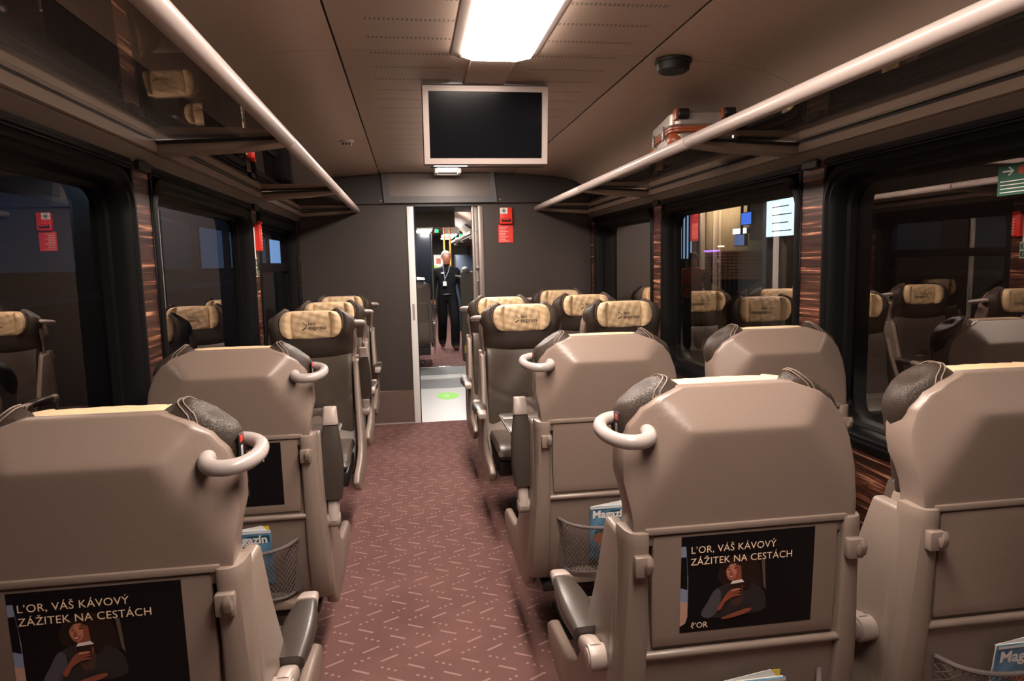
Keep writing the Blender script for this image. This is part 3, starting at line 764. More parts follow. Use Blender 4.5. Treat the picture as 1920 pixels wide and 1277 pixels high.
def f_poster(bm):
    x0, x1, z0, z1 = PO['x0'], PO['x1'], PO['z0'], PO['z1']; wd, ht = x1 - x0, z1 - z0
    lay = [0]
    def poly(pts, mi, smooth=0):
        if mi not in (10, 11, 12): pts = [(a, b - 0.085) for a, b in pts]
        if smooth:
            out = []; n = len(pts)
            for i in range(n):
                p0, p1, p2, p3 = pts[i - 1], pts[i], pts[(i + 1) % n], pts[(i + 2) % n]
                for k in range(smooth):
                    t = k / smooth
                    out.append(tuple(0.5 * (2 * p1[c] + (p2[c] - p0[c]) * t + (2 * p0[c] - 5 * p1[c] + 4 * p2[c] - p3[c]) * t * t + (3 * p1[c] - p0[c] - 3 * p2[c] + p3[c]) * t ** 3) for c in (0, 1)))
            pts = out
        lay[0] += 1; d = 0.00035 * lay[0] ** 0.6 if lay[0] else 0
        vs = []
        for a, b in pts:
            z = z1 - b * ht; vs.append(bm.verts.new((x0 + a * wd, flap_y(z) - 0.0006 - 0.00016 * lay[0], z)))
        bm.faces.new(vs).material_index = mi
    n = 8      # paper follows the gentle bow of the table
    rows = [[bm.verts.new((x, flap_y(z0 + ht * i / n) - 0.0006, z0 + ht * i / n)) for x in (x0, x1)] for i in range(n + 1)]
    for a, b in zip(rows, rows[1:]): bm.faces.new((a[0], a[1], b[1], b[0])).material_index = 0
    poly([(0, 0.10), (0.035, 0.10), (0.055, 0.45), (0.055, 0.68), (0.0, 0.66)], 10)
    poly([(0, 0.66), (0.055, 0.68), (0.055, 0.83), (0.04, 0.90), (0.0, 0.93)], 11)
    poly([(0.60, 0.30), (0.625, 0.30), (0.64, 0.62), (0.62, 0.58)], 12)
    poly([(0.33, 0.36), (0.45, 0.30), (0.56, 0.38), (0.60, 0.52), (0.60, 0.68), (0.50, 0.74), (0.36, 0.66), (0.28, 0.56), (0.28, 0.45)], 4, 4)       # hair
    poly([(0.30, 0.62), (0.24, 0.70), (0.18, 0.86), (0.22, 0.95), (0.60, 0.93), (0.64, 0.80), (0.60, 0.68), (0.50, 0.60), (0.40, 0.60)], 5, 4)       # jacket
    poly([(0.25, 0.66), (0.20, 0.78), (0.155, 0.90), (0.21, 0.95), (0.28, 0.88), (0.30, 0.76), (0.29, 0.66)], 6, 4)                                    # sleeve
    poly([(0.38, 0.64), (0.37, 0.76), (0.40, 0.84), (0.455, 0.82), (0.46, 0.66)], 7, 3)                                                               # blouse
    poly([(0.405, 0.53), (0.40, 0.66), (0.445, 0.69), (0.465, 0.62), (0.455, 0.50)], 2, 3)                                                            # neck
    poly([(0.345, 0.385), (0.332, 0.44), (0.334, 0.50), (0.350, 0.555), (0.378, 0.578), (0.415, 0.560), (0.445, 0.505), (0.452, 0.44), (0.440, 0.38), (0.39, 0.355)], 2, 4)  # face
    poly([(0.348, 0.395), (0.336, 0.45), (0.340, 0.51), (0.356, 0.555), (0.380, 0.565), (0.405, 0.53), (0.412, 0.46), (0.400, 0.39), (0.375, 0.370)], 3, 4)
    poly([(0.322, 0.49), (0.330, 0.40), (0.365, 0.340), (0.42, 0.330), (0.465, 0.37), (0.468, 0.46), (0.440, 0.425), (0.400, 0.395), (0.365, 0.400), (0.342, 0.435)], 4)   # hairline
    poly([(0.440, 0.36), (0.50, 0.40), (0.53, 0.52), (0.52, 0.66), (0.475, 0.69), (0.452, 0.60), (0.448, 0.50)], 4)                                                       # curls beside the face
    poly([(0.341, 0.437), (0.356, 0.428), (0.366, 0.432), (0.356, 0.436)], 4); poly([(0.386, 0.424), (0.405, 0.412), (0.424, 0.418), (0.404, 0.421)], 4)
    poly([(0.344, 0.456), (0.354, 0.449), (0.366, 0.455), (0.354, 0.460)], 4); poly([(0.388, 0.444), (0.402, 0.435), (0.420, 0.440), (0.404, 0.448)], 4)
    poly([(0.366, 0.455), (0.362, 0.492), (0.354, 0.503), (0.372, 0.507), (0.380, 0.498)], 2, 3)
    poly([(0.350, 0.527), (0.366, 0.521), (0.398, 0.508), (0.388, 0.536), (0.368, 0.546)], 13, 3); poly([(0.357, 0.529), (0.388, 0.518), (0.380, 0.531), (0.366, 0.535)], 8)
    poly([(0.375, 0.61), (0.385, 0.72), (0.445, 0.72), (0.455, 0.60)], 9)                                                                             # cup
    poly([(0.365, 0.605), (0.378, 0.575), (0.45, 0.565), (0.468, 0.595)], 8)                                                                          # lid
    poly([(0.27, 0.85), (0.31, 0.76), (0.345, 0.69), (0.385, 0.655), (0.40, 0.67), (0.375, 0.69), (0.40, 0.70), (0.395, 0.725), (0.375, 0.75), (0.33, 0.79), (0.295, 0.87)], 2, 3)   # hand
    for k in range(3): poly([(0.375, 0.665 + 0.028 * k), (0.425, 0.655 + 0.028 * k), (0.445, 0.667 + 0.028 * k), (0.425, 0.677 + 0.028 * k), (0.38, 0.684 + 0.028 * k)], 3 if k == 0 else 2, 2)
    poly([(0.30, 0.955), (0.42, 0.90), (0.50, 0.875), (0.53, 0.885), (0.49, 0.925), (0.36, 0.965)], 2, 3)
    # foot of the poster: the gold mark
    tube_pts = [(0.075, 0.945), (0.092, 0.905), (0.100, 0.90), (0.094, 0.94), (0.112, 0.94)]
def f_poster_text(bm, q):
    wd, ht = PO['x1'] - PO['x0'], PO['z1'] - PO['z0']
    def at(b): return PO['z1'] - b * ht
    if q == 0: text_into(bm, 'L\u2019OR, V\u00c1\u0160 K\u00c1VOV\u00dd', 0.0214, PO['x0'] + 0.062 * wd, at(0.165), flap_y(at(0.16)) - 0.0062, 0.0, spacing=1.04)
    if q == 1: text_into(bm, 'Z\u00c1\u017dITEK NA CEST\u00c1CH', 0.0214, PO['x0'] + 0.062 * wd, at(0.285), flap_y(at(0.28)) - 0.0062, 0.0, spacing=1.04)
    if q == 2: text_into(bm, '\u2113\u2019OR', 0.018, PO['x0'] + 0.075 * wd, at(0.945), flap_y(at(0.945)) - 0.0062, 0.0)
M_PGOLD = pcol('lettering', (0.90, 0.66, 0.44)); M_PGOLD2 = PM[1]

def make_seat(label, x, y, face, aisle, poster=False, arm='down', handle=True, net=True, name='train_seat', cat='seat', group='seats of the coach', z=0.0, simple=False):
    """face: 0 looks along +y (away from the photographer), 180 looks back; aisle: world side of the aisle (+1 / -1)"""
    sx = aisle if face == 0 else -aisle
    t = thing(name, (x, y, z), label, cat, group, math.radians(face))
    put('back_shell', shared('back_shell', M_SHELL, f_shell, 0.007, 2, 30, 48), t, (0, 0, -0.018))
    h = put('headrest', shared('headrest', M_LEATHER, f_leather), t, (0, 0, -0.018))
    for q in (-1, 1):
        for w_ in (-1, 1):
            put('seam', shared('headrest_seam%d%d' % (q, w_), M_SEAM, lambda bm: f_leather_seam(bm, q, w_)), h)
    c = put('head_cover', shared('head_cover', M_CREAM, f_cover), t, (0, 0, -0.018)); c['label'] = 'cream leather headrest cover'
    for q in (0, 1, 2):
        put('logo_mark' if q == 2 else 'lettering', shared('cover_logo%d' % q, M_INK, lambda bm: f_logo(bm, q)), c)
    put('back_cushion', shared('back_cushion', M_LEATHER2, f_backcushion), t)
    put('seat_cushion', shared('seat_cushion', M_LEATHER2, f_seatcushion), t)
    put('back_frame', shared('back_frame', M_SHELL2, f_base, 0.004, 2, 35, 40), t, (0, 0, 0.012))
    put('folding_table', shared('folding_table', M_SHELL, f_flap, 0.003, 2, 30, 40), t, (0, 0, 0.012))
    for q in (-1, 1):
        put('side_panel', shared('side_panel%d' % q, M_SHELL2, lambda bm: f_side(bm, q), 0.011, 3, 35, 40), t)
        put('coat_hook', shared('coat_hook%d' % q, M_SHELL2, lambda bm: f_hook(bm, q), 0.004, 2), t, (0, 0, 0.012))
    put('under_frame', shared('under_frame', M_BLACK, f_under, 0.008), t)
    put('pedestal', shared('pedestal', M_BLACK, f_pedestal, 0.006), t)
    a = put('armrest', shared('armrest_root%d%s' % (sx, arm), M_TIP, lambda bm: f_armroot(bm, sx, arm == 'up'), 0.0), t)
    put('pivot', shared('armrest_pivot%d' % sx, M_TIP, lambda bm: f_pivot(bm, sx), 0.003), a)
    put('pad', shared('armrest_pad%d%s' % (sx, arm), M_PAD, lambda bm: f_pad(bm, sx, arm == 'up'), 0.0), a)
    put('tip', shared('armrest_tip%d%s' % (sx, arm), M_TIP, lambda bm: f_tip(bm, sx, arm == 'up'), 0.003), a)
    if handle:
        g = put('grab_handle', shared('grab_handle%d' % sx, M_HANDLE, lambda bm: f_handle(bm, sx)), t, (0, 0, -0.012))
        p = put('number_plate', shared('number_plate%d' % sx, M_BLACK, lambda bm: f_plate(bm, sx), 0.001, 1), t, (-sx * 0.008, 0, -0.018))
        put('plate_print', shared('plate_print%d' % sx, [M_RED, M_PRINTW], lambda bm: f_plate_print(bm, sx)), p)
    if net:
        n = put('net_pocket', shared('net_pocket', mat('net_grey', (0.16, 0.135, 0.125), 0.6), f_net), t)
        put('pocket_rim', shared('pocket_rim', mat('net_band', (0.13, 0.105, 0.10), 0.6), f_net_rim), n)
        put('pocket_tray', shared('pocket_tray', M_SHELL2, f_tray, 0.004), n)
    if poster:
        p = put('poster', shared('poster', PM, f_poster, ang=180), t, (0, 0, 0.012)); p['label'] = 'dark coffee poster of a woman holding a cup'
        for q in (0, 1, 2): put('lettering', shared('poster_text%d' % q, M_PGOLD, lambda bm: f_poster_text(bm, q)), p)
    return t

XL_, XA, XW = -0.60, 0.682, 1.345
R1, R2, R3, R4, R5 = 1.30, 2.30, 4.36, 5.32, 6.27
make_seat('single seat with coffee poster and lowered aisle armrest, seen from behind', XL_, R1, 0, 1, True, 'down')
make_seat('aisle seat of a pair with coffee poster and lowered armrest, seen from behind', XA, R1, 0, -1, True, 'down')
make_seat('window seat seen from behind, next to the poster seat of the pair', XW, R1, 0, -1, False, 'down', False)
make_seat('single seat with coffee poster and upright folded armrest, seen from behind', XL_, R2, 0, 1, True, 'up')
make_seat('aisle seat with plain folding table and upright folded armrest, seen from behind', XA, R2, 0, -1, False, 'up')
make_seat('window seat seen from behind, next to the seat with the upright armrest', XW, R2, 0, -1, False, 'down', False)
make_seat('single leather seat facing the bay table by the window', XL_, R3, 180, 1, False, 'up')
make_seat('aisle seat facing the wide bay table, lowered armrest', XA, R3, 180, -1, False, 'down')
make_seat('window seat facing the wide bay table', XW, R3, 180, -1, False, 'down', False)
make_seat('middle of three single seats facing back, behind the bay seat', XL_, R4, 180, 1, False, 'down')
make_seat('aisle seat facing back, directly behind the bay aisle seat', XA, R4, 180, -1, False, 'down')
make_seat('window seat facing back, between the bay window seat and the end wall seat', XW, R4, 180, -1, False, 'down', False)
make_seat('last single seat in its row, backed against the dark end wall', XL_, R5, 180, 1, False, 'down', net=False)
make_seat('lone window seat with grab handle, backed against the end wall below the red alarm', XW, R5, 180, -1, False, 'down', net=False)

# ---- magazines in the nets
MM = [mat('magazine_blue', (0.10, 0.22, 0.34), 0.25, var=0.7, vscale=14), mat('magazine_white', (0.80, 0.78, 0.75), 0.3), mat('magazine_orange', (0.48, 0.15, 0.07), 0.3), mat('magazine_dark', (0.02, 0.08, 0.12), 0.3), mat('magazine_page', (0.72, 0.68, 0.62), 0.6), mat('magazine_yellow', (0.75, 0.55, 0.06), 0.4)]
def f_mag(bm):
    def B(x0, x1, y0, y1, z0, z1, mi): box(bm, x0, x1, y0, y1, z0, z1, mi)
    B(-0.075, 0.075, 0.0, 0.005, 0.0, 0.205, 0)
    def q(x0, x1, z0, z1, mi, d): bm.faces.new([bm.verts.new((x, -d, z)) for x, z in ((x0, z0), (x1, z0), (x1, z1), (x0, z1))]).material_index = mi
    q(-0.075, 0.075, 0.198, 0.205, 1, 0.0004); q(0.0, 0.07, 0.165, 0.19, 3, 0.0003)
    for i in range(9):
        a = i * 0.7; cx, cz, r = -0.01 + 0.03 * math.cos(a * 1.3), 0.075 + 0.03 * math.sin(a), 0.016 + 0.004 * (i % 3)
        bm.faces.new([bm.verts.new((cx + r * math.cos(k * math.pi / 5) * 1.3, -0.0004 - 0.0001 * i, cz + r * math.sin(k * math.pi / 5))) for k in range(10)]).material_index = 2 if i % 3 else 3
    q(-0.075, 0.075, 0.0, 0.012, 3, 0.0004)
def f_mag_text(bm): text_into(bm, 'Magaz\u00edn', 0.041, -0.068, 0.163, -0.0012, 0.0012)
def f_mag_pages(bm):
    box(bm, -0.073, 0.073, 0.0052, 0.010, 0.002, 0.203)
def f_mag_fold(bm):      # a loose leaf leaning out behind
    vs = [(-0.075, 0.0102, 0.203), (0.045, 0.0112, 0.220), (0.06, 0.0112, 0.20), (-0.07, 0.0102, 0.19)]
    loft(bm, [[(x, y, z) for x, y, z in vs], [(x, y + 0.0012, z) for x, y, z in vs]], True)
def f_mag_card(bm): box(bm, 0.03, 0.068, 0.0126, 0.0134, 0.12, 0.217)
for lab, sxx, sy, dx, dz in (('blue magazine in the net of the single seat with the upright armrest', XL_, R2, 0.03, -0.01), ('blue magazine in the net below the plain folding table', XA, R2, 0.0, -0.015),
                             ('blue magazine in the net of the aisle seat with the coffee poster', XA, R1, 0.02, -0.048), ('blue magazine in the net of the window seat beside the poster pair', XW, R1, 0.03, -0.035)):
    t = thing('magazine', (sxx + dx, sy + 0.020, 0.430 + dz), lab, 'magazine', 'magazines in the seat nets'); t.rotation_euler = (math.radians(7), 0, 0)
    k = put('cover', shared('mag_cover', MM, f_mag, ang=30), t); put('lettering', shared('mag_text', M_PRINTW, f_mag_text), k)
    put('pages', shared('mag_pages', MM[4], f_mag_pages), t); put('loose_leaf', shared('mag_fold', M_PRINTW, f_mag_fold), t); put('card', shared('mag_card', MM[5], f_mag_card), t)

# ---- bay tables
for lab, x0, x1, nm in (('narrow brown bay table between the single seats', ux(-1, 1.352), -0.385, 1), ('wide brown bay table with hinged leaf between the seat pairs', 0.45, ux(1, 1.352), -1)):
    y0, y1 = 3.19, 3.60
    t = thing('bay_table', (x0 if nm > 0 else x1, (y0 + y1) / 2, 0.0), lab, 'table', 'bay tables')
    bx = t.location.x; by = t.location.y
    def T(name, m, fn, bw=0.0):
        def g(bm): fn(bm); bmesh.ops.translate(bm, vec=(-bx, -by, 0), verts=bm.verts[:])
        return quick(name, m, g, t, bw)
    ym = 3.47
    T('table_top', M_TABLE, lambda bm: box(bm, x0, x1, y0, ym - 0.002, 0.662, 0.685), 0.006)
    T('leaf', M_TABLE, lambda bm: box(bm, x0, x1, ym + 0.002, y1, 0.662, 0.685), 0.006)
    T('edge_strip', M_HANDLE, lambda bm: box(bm, (x1 - 0.002 if nm > 0 else x0 - 0.004), (x1 + 0.004 if nm > 0 else x0 + 0.002), y0 + 0.01, y1 - 0.01, 0.668, 0.680))
    T('under_tray', M_BLACK, lambda bm: box(bm, x0 + 0.05, x1 - 0.03, y0 + 0.05, y1 - 0.05, 0.632, 0.662), 0.006)
    T('leg', M_BLACK, lambda bm: box(bm, (x0 + x1) / 2 - 0.03, (x0 + x1) / 2 + 0.03, 3.36, 3.44, 0.0, 0.632), 0.008)

# ================================================================== LUGGAGE, ALARM, SIGNS
t = thing('suitcase', (1.465, 3.43, 2.003), 'silver hard suitcase with orange-brown trim lying on the luggage rack', 'suitcase', None, math.radians(-9))
M_CASE = mat('case_silver', (0.42, 0.36, 0.32), 0.35, metal=0.5, bump=0.05, bscale=60); M_CTRIM = mat('case_trim', (0.36, 0.085, 0.030), 0.35)
L2, D2 = 0.25, 0.165
def case_half(bm, z0, z1):
    rings = []
    for z, ins in ((z0, 0.012), (z0 + 0.012, 0.0), (z1 - 0.012, 0.0), (z1, 0.012)):
        rings.append([(x, y, z) for y, x in rrect(-L2 + ins, L2 - ins, -D2 + ins, D2 - ins, 0.05, 5)])
    loft(bm, rings, True)
quick('lower_shell', M_CASE, lambda bm: case_half(bm, 0.012, 0.098), t)
quick('upper_shell', M_CASE, lambda bm: case_half(bm, 0.122, 0.195), t)
for za in (0.097, 0.110):
    quick('trim_band', M_CTRIM, lambda bm: loft(bm, [[(x * k, y * k2, z) for y, x in rrect(-L2, L2, -D2, D2, 0.05, 5)] for z, k, k2 in ((za, 1.02, 1.01), (za + 0.003, 1.045, 1.02), (za + 0.010, 1.045, 1.02), (za + 0.013, 1.02, 1.01))], True), t)
for y in (0.12, -0.12):
    quick('latch', M_GREYF, lambda bm: box(bm, -D2 - 0.018, -D2 - 0.006, y - 0.012, y + 0.012, 0.075, 0.145), t, 0.004)
def corner(bm, y): sphere(bm, (-D2 + 0.03, y, 0.06), 0.045, 0.045, 0.045, 12, 8)
for y in (L2 - 0.04, -L2 + 0.04): quick('corner_guard', M_CTRIM, lambda bm: corner(bm, y), t)
for x in (-0.11, 0.11):
    g = quick('wheel', M_BLACK, lambda bm: cyl(bm, (x, -L2 - 0.012, 0.178), 'x', 0.024, 0.045, 20), t)
    quick('wheel_hub', M_CHROME, lambda bm: cyl(bm, (x - 0.024, -L2 - 0.012, 0.178), 'x', 0.017, 0.008, 18), g)
    quick('wheel_mount', M_CTRIM, lambda bm: box(bm, x - 0.042, x - 0.029, -L2 - 0.03, -L2 + 0.03, 0.15, 0.20), t, 0.004)

t = thing('emergency_alarm', (0.907, YE - 0.001, 1.852), 'red emergency alarm box on the dark end wall beside the doorway', 'alarm box')
def al(bm):
    P = [(-0.058, 0.0), (0.058, 0.0), (0.058, 0.15), (-0.058, 0.15)]
    loft(bm, [[(x, y, z) for x, z in P] for y in (0.0, -0.045)], True)
quick('body', M_RED, al, t, 0.006)
quick('handle_slot', M_BLACK, lambda bm: box(bm, -0.042, 0.042, -0.048, -0.040, 0.018, 0.050), t, 0.002, 1)
quick('pull_handle', M_RED, lambda bm: tube(bm, [(-0.035, -0.055, 0.048), (-0.02, -0.058, 0.038), (0.02, -0.058, 0.038), (0.035, -0.055, 0.048)], 0.006, 8), t)
k = quick('symbol_plate', M_PRINTW, lambda bm: box(bm, -0.056, 0.012, -0.0475, -0.0452, 0.092, 0.147), t)
def ring(bm):
    for r0, r1 in ((0.019, 0.023),): loft(bm, [[(-0.022 + r * math.cos(2 * math.pi * i / 24), -0.048, 0.120 + r * math.sin(2 * math.pi * i / 24)) for i in range(24)] for r in (r0, r1)], False)
quick('symbol_ring', M_BLACK, ring, k); quick('symbol_dot', M_BLACK, lambda bm: cyl(bm, (-0.022, -0.048, 0.120), 'y', 0.011, 0.001, 16), k)
t = thing('alarm_notice', (0.905, YE - 0.001, 1.68), 'red notice with lines of text below the alarm box', 'notice')
quick('plate', M_REDSIGN, lambda bm: box(bm, -0.07, 0.07, -0.004, 0.0, 0.0, 0.165), t)
for i in range(10):
    quick('text_line', mat('notice_line', (0.85, 0.55, 0.50), 0.6), lambda bm: box(bm, -0.06, -0.06 + (0.06 if i % 3 else 0.085), -0.0052, -0.004, 0.012 + i * 0.0145, 0.0165 + i * 0.0145), t)

xs = ux(-1, UW) + 0.008
t = thing('emergency_hammer', (xs, 4.64, 1.585), 'red emergency hammer case on the far wooden window pillar', 'hammer case')
quick('back_plate', M_PRINTW, lambda bm: box(bm, 0, 0.004, -0.062, -0.02, -0.02, 0.17), t)
quick('case', M_RED, lambda bm: box(bm, 0.0, 0.035, -0.02, 0.055, 0.02, 0.19), t, 0.006)
quick('hammer_head', M_RED, lambda bm: cyl(bm, (0.03, 0.018, 0.20), 'y', 0.012, 0.05, 12), t)
for i in range(6):
    quick('text_line', M_PRINTW, lambda bm: box(bm, 0.0352, 0.036, 0.03, 0.046, 0.04 + i * 0.022, 0.048 + i * 0.022), t)
t = thing('escape_sign', (xs, 4.64, 1.44), 'green and white escape pictograms below the red hammer case', 'sign')
quick('plate', M_PRINTW, lambda bm: box(bm, 0, 0.003, -0.062, 0.0, 0.0, 0.12), t)
for z in (0.006, 0.064):
    k = quick('pictogram', M_GREEN, lambda bm: box(bm, 0.003, 0.0042, -0.057, -0.005, z, z + 0.05), t)
    quick('figure', M_PRINTW, lambda bm: (sphere(bm, (0.0045, -0.030, z + 0.038), 0.0008, 0.005, 0.005, 8, 6), tube(bm, [(0.0045, -0.030, z + 0.030), (0.0045, -0.034, z + 0.018), (0.0045, -0.024, z + 0.006)], 0.0022, 5)), k)

xs = ux(1, UW + 0.086)
t = thing('emergency_exit_sticker', (xs - 0.001, 1.92, 1.662), 'green emergency exit sticker with arrows on the window pane', 'sticker')
quick('sticker', M_GREEN, lambda bm: box(bm, -0.001, 0.0, -0.32, 0.0, 0.006, 0.100), t)
def arrow(bm, y, d):
    tube(bm, [(-0.0016, y, 0.078), (-0.0016, y + d * 0.036, 0.078)], 0.0024, 5)
    tube(bm, [(-0.0016, y + d * 0.022, 0.090), (-0.0016, y + d * 0.038, 0.078), (-0.0016, y + d * 0.022, 0.066)], 0.0024, 5)
quick('arrow', M_PRINTW, lambda bm: arrow(bm, -0.018, -1), t); quick('arrow', M_PRINTW, lambda bm: arrow(bm, -0.155, 1), t)
quick('red_dot', mat('dot_red', (0.35, 0.05, 0.02), 0.5), lambda bm: cyl(bm, (-0.0014, -0.085, 0.078), 'x', 0.014, 0.001, 18), t)
for i in range(4):
    quick('text_line', M_PRINTW, lambda bm: box(bm, -0.0016, -0.001, -0.20 + 0.02 * (i % 2), -0.01, 0.014 + i * 0.011, 0.0165 + i * 0.011), t)

# ================================================================== PEOPLE
def person(loc, rz, J, edges, R, mats, mat_of, label, extras=None):
    """one continuous skinned body; J joints, R radii; mats and mat_of(co) give skin and clothing by place"""
    names = list(J); me = bpy.data.meshes.new('body')
    me.from_pydata([J[n] for n in names], [(names.index(a), names.index(b)) for a, b in edges], [])
    o = bpy.data.objects.new('body', me); COL.objects.link(o)
    sk = o.modifiers.new('s', 'SKIN'); sk.use_smooth_shade = True; sk.branch_smoothing = 0.3
    for i, n in enumerate(names):
        r = R[n]; sv = me.skin_vertices[0].data[i]; sv.radius = r if isinstance(r, tuple) else (r, r); sv.use_root = (n == 'pelvis')
    sb = o.modifiers.new('u', 'SUBSURF'); sb.levels = 2; sb.render_levels = 2
    bpy.context.view_layer.update()
    bm_ = bpy.data.meshes.new_from_object(o.evaluated_get(bpy.context.evaluated_depsgraph_get()))
    bpy.data.objects.remove(o); bm_.name = 'body'
    bm_.materials.clear()
    for m in mats: bm_.materials.append(m)
    for p in bm_.polygons: p.material_index = mat_of(p.center); p.use_smooth = True
    t = thing('person', loc, label, 'person', None, rz)
    put('body', bm_, t)
    return t
M_SKIN = mat('skin', (0.50, 0.20, 0.13), 0.5); M_BLK = mat('black_cloth', (0.0045, 0.0045, 0.0055), 0.8, spec=0.2, bump=0.8, bscale=14); M_TRO = mat('black_trousers', (0.004, 0.004, 0.0048), 0.85, spec=0.2, bump=0.8, bscale=12)
M_SHOE = mat('brown_shoe', (0.10, 0.035, 0.018), 0.4); M_HAIRG = mat('grey_hair', (0.55, 0.52, 0.50), 0.7); M_HAIRD = mat('dark_hair', (0.012, 0.009, 0.008), 0.7)
def body_spec(stride=0.14, arm=0.0):
    J = dict(pelvis=(0, 0, 0.95), belly=(0, -0.01, 1.08), chest=(0, 0.0, 1.29), throat=(0, -0.005, 1.44), neck=(0, -0.02, 1.49), jaw=(0, -0.045, 1.555), skull=(0, -0.040, 1.625), crown=(0, -0.025, 1.685),
             hipL=(0.095, 0, 0.90), kneeL=(0.10, -stride - 0.02, 0.49), ankL=(0.095, -stride, 0.085), toeL=(0.105, -stride - 0.15, 0.04),
             hipR=(-0.095, 0, 0.90), kneeR=(-0.09, stride * 0.4 - 0.03, 0.50), ankR=(-0.085, stride * 1.5, 0.13), toeR=(-0.09, stride * 1.5 - 0.14, 0.05))
    R = dict(pelvis=(0.155, 0.115), belly=(0.165, 0.125), chest=(0.165, 0.115), throat=(0.075, 0.07), neck=0.055, jaw=(0.070, 0.082), skull=(0.086, 0.104), crown=(0.060, 0.074),
             hipL=0.115, kneeL=0.088, ankL=0.082, toeL=(0.050, 0.036), hipR=0.115, kneeR=0.088, ankR=0.082, toeR=(0.050, 0.036))
    E_ = [('pelvis', 'belly'), ('belly', 'chest'), ('chest', 'throat'), ('throat', 'neck'), ('neck', 'jaw'), ('jaw', 'skull'), ('skull', 'crown'),
          ('pelvis', 'hipL'), ('hipL', 'kneeL'), ('kneeL', 'ankL'), ('ankL', 'toeL'), ('pelvis', 'hipR'), ('hipR', 'kneeR'), ('kneeR', 'ankR'), ('ankR', 'toeR')]
    for sd, q, sw in (('L', 1, 0.10 + arm), ('R', -1, -0.06 + arm)):
        J['sh' + sd] = (0.175 * q, 0.0, 1.375); R['sh' + sd] = 0.088
        J['el' + sd] = (0.245 * q, 0.03, 1.12); R['el' + sd] = 0.066
        J['wr' + sd] = (0.255 * q, -0.06 - sw * 0.5, 0.885); R['wr' + sd] = 0.044
        J['pa' + sd] = (0.252 * q, -0.085 - sw * 0.5, 0.825); R['pa' + sd] = (0.036, 0.022)
        E_ += [('chest', 'sh' + sd), ('sh' + sd, 'el' + sd), ('el' + sd, 'wr' + sd), ('wr' + sd, 'pa' + sd)]
        px, py, pz = J['pa' + sd]
        for f, (dy, ln) in enumerate(((0.030, 0.068), (0.011, 0.078), (-0.009, 0.072), (-0.027, 0.056))):
            a, b = 'f%d%s' % (f, sd), 'g%d%s' % (f, sd)
            J[a] = (px - 0.004 * q, py - dy, pz - 0.045); J[b] = (px - 0.022 * q, py - dy - 0.004, pz - 0.045 - ln * 0.55)
            R[a] = 0.0095; R[b] = 0.008; E_ += [('pa' + sd, a), (a, b)]
        J['t0' + sd] = (px - 0.022 * q, py - 0.038, pz + 0.005); J['t1' + sd] = (px - 0.034 * q, py - 0.050, pz - 0.034)
        R['t0' + sd] = 0.011; R['t1' + sd] = 0.009; E_ += [('pa' + sd, 't0' + sd), ('t0' + sd, 't1' + sd)]
    return J, E_, R
def face_parts(t, hair, bald=False, dark=False):
    def hr(bm):
        rings = []
        for i in range(8):
            a = math.radians(-12 + 100 * i / 7)
            r = math.cos(a); z = math.sin(a)
            rings.append([(0.085 * r * math.cos(2 * math.pi * j / 20), -0.026 + 0.103 * r * math.sin(2 * math.pi * j / 20) + 0.018, 1.640 + 0.078 * z + (0.034 if math.sin(2 * math.pi * j / 20) < -0.4 and i < 3 else 0.0)) for j in range(20)])
        loft(bm, rings, True)
    put('hair', fin_quick(hr, hair), t)
    for q in (-1, 1):
        put('ear', fin_quick(lambda bm: sphere(bm, (0.080 * q, -0.030, 1.608), 0.012, 0.020, 0.032, 10, 7), M_SKIN), t)
        put('eye', fin_quick(lambda bm: sphere(bm, (0.030 * q, -0.124, 1.618), 0.012, 0.010, 0.007, 10, 6), M_HAIRD), t)
        put('eyebrow', fin_quick(lambda bm: tube(bm, [(0.014 * q, -0.132, 1.637), (0.045 * q, -0.124, 1.639)], 0.004, 5), hair), t)
    put('nose', fin_quick(lambda bm: sphere(bm, (0, -0.138, 1.592), 0.014, 0.022, 0.024, 10, 7), M_SKIN), t)
    put('mouth', fin_quick(lambda bm: tube(bm, [(-0.024, -0.116, 1.556), (0, -0.124, 1.553), (0.024, -0.116, 1.556)], 0.005, 6), mat('lips', (0.30, 0.07, 0.05), 0.5)), t)
def fin_quick(fn, m):
    bm = bmesh.new(); fn(bm); return fin(bm, 'part', m)
J, E_, R = body_spec(0.16)
for k_ in ('jaw', 'skull', 'crown'): J[k_] = (J[k_][0], J[k_][1] - 0.012, J[k_][2] - 0.01)
def man_mat(c):
    if c.z > 1.485: return 0
    if c.z < 0.875 and abs(c.x) > 0.19: return 0
    if c.z < 0.085: return 3
    return 1 if c.z > 0.96 else 2
mp = at_y(842, 655, 11.9)
man = person((mp.x, 11.9, 0.0), math.radians(4), J, E_, R, [M_SKIN, M_BLK, M_TRO, M_SHOE], man_mat, 'person in black shirt with lanyard and badge walking through the doorway of the next coach')
face_parts(man, M_HAIRG)
put('lanyard', fin_quick(lambda bm: tube(bm, [(0.05, -0.06, 1.465), (0.02, -0.125, 1.36), (-0.045, -0.142, 1.24), (-0.055, -0.146, 1.19), (-0.05, -0.142, 1.24), (-0.065, -0.11, 1.38), (-0.06, -0.05, 1.465)], 0.0045, 6), mat('lanyard_cloth', (0.45, 0.48, 0.50), 0.6)), man)
put('badge', fin_quick(lambda bm: box(bm, -0.085, -0.025, -0.158, -0.152, 1.115, 1.19), M_PRINTW), man)
put('chest_label', fin_quick(lambda bm: box(bm, -0.11, -0.055, -0.135, -0.126, 1.325, 1.345), M_PRINTW), man)
put('collar', fin_quick(lambda bm: tube(bm, [(0.055 * math.cos(a), -0.012 + 0.058 * math.sin(a), 1.463) for a in [math.radians(20 * i) for i in range(18)]], 0.014, 8, closed=True), M_BLK), man)
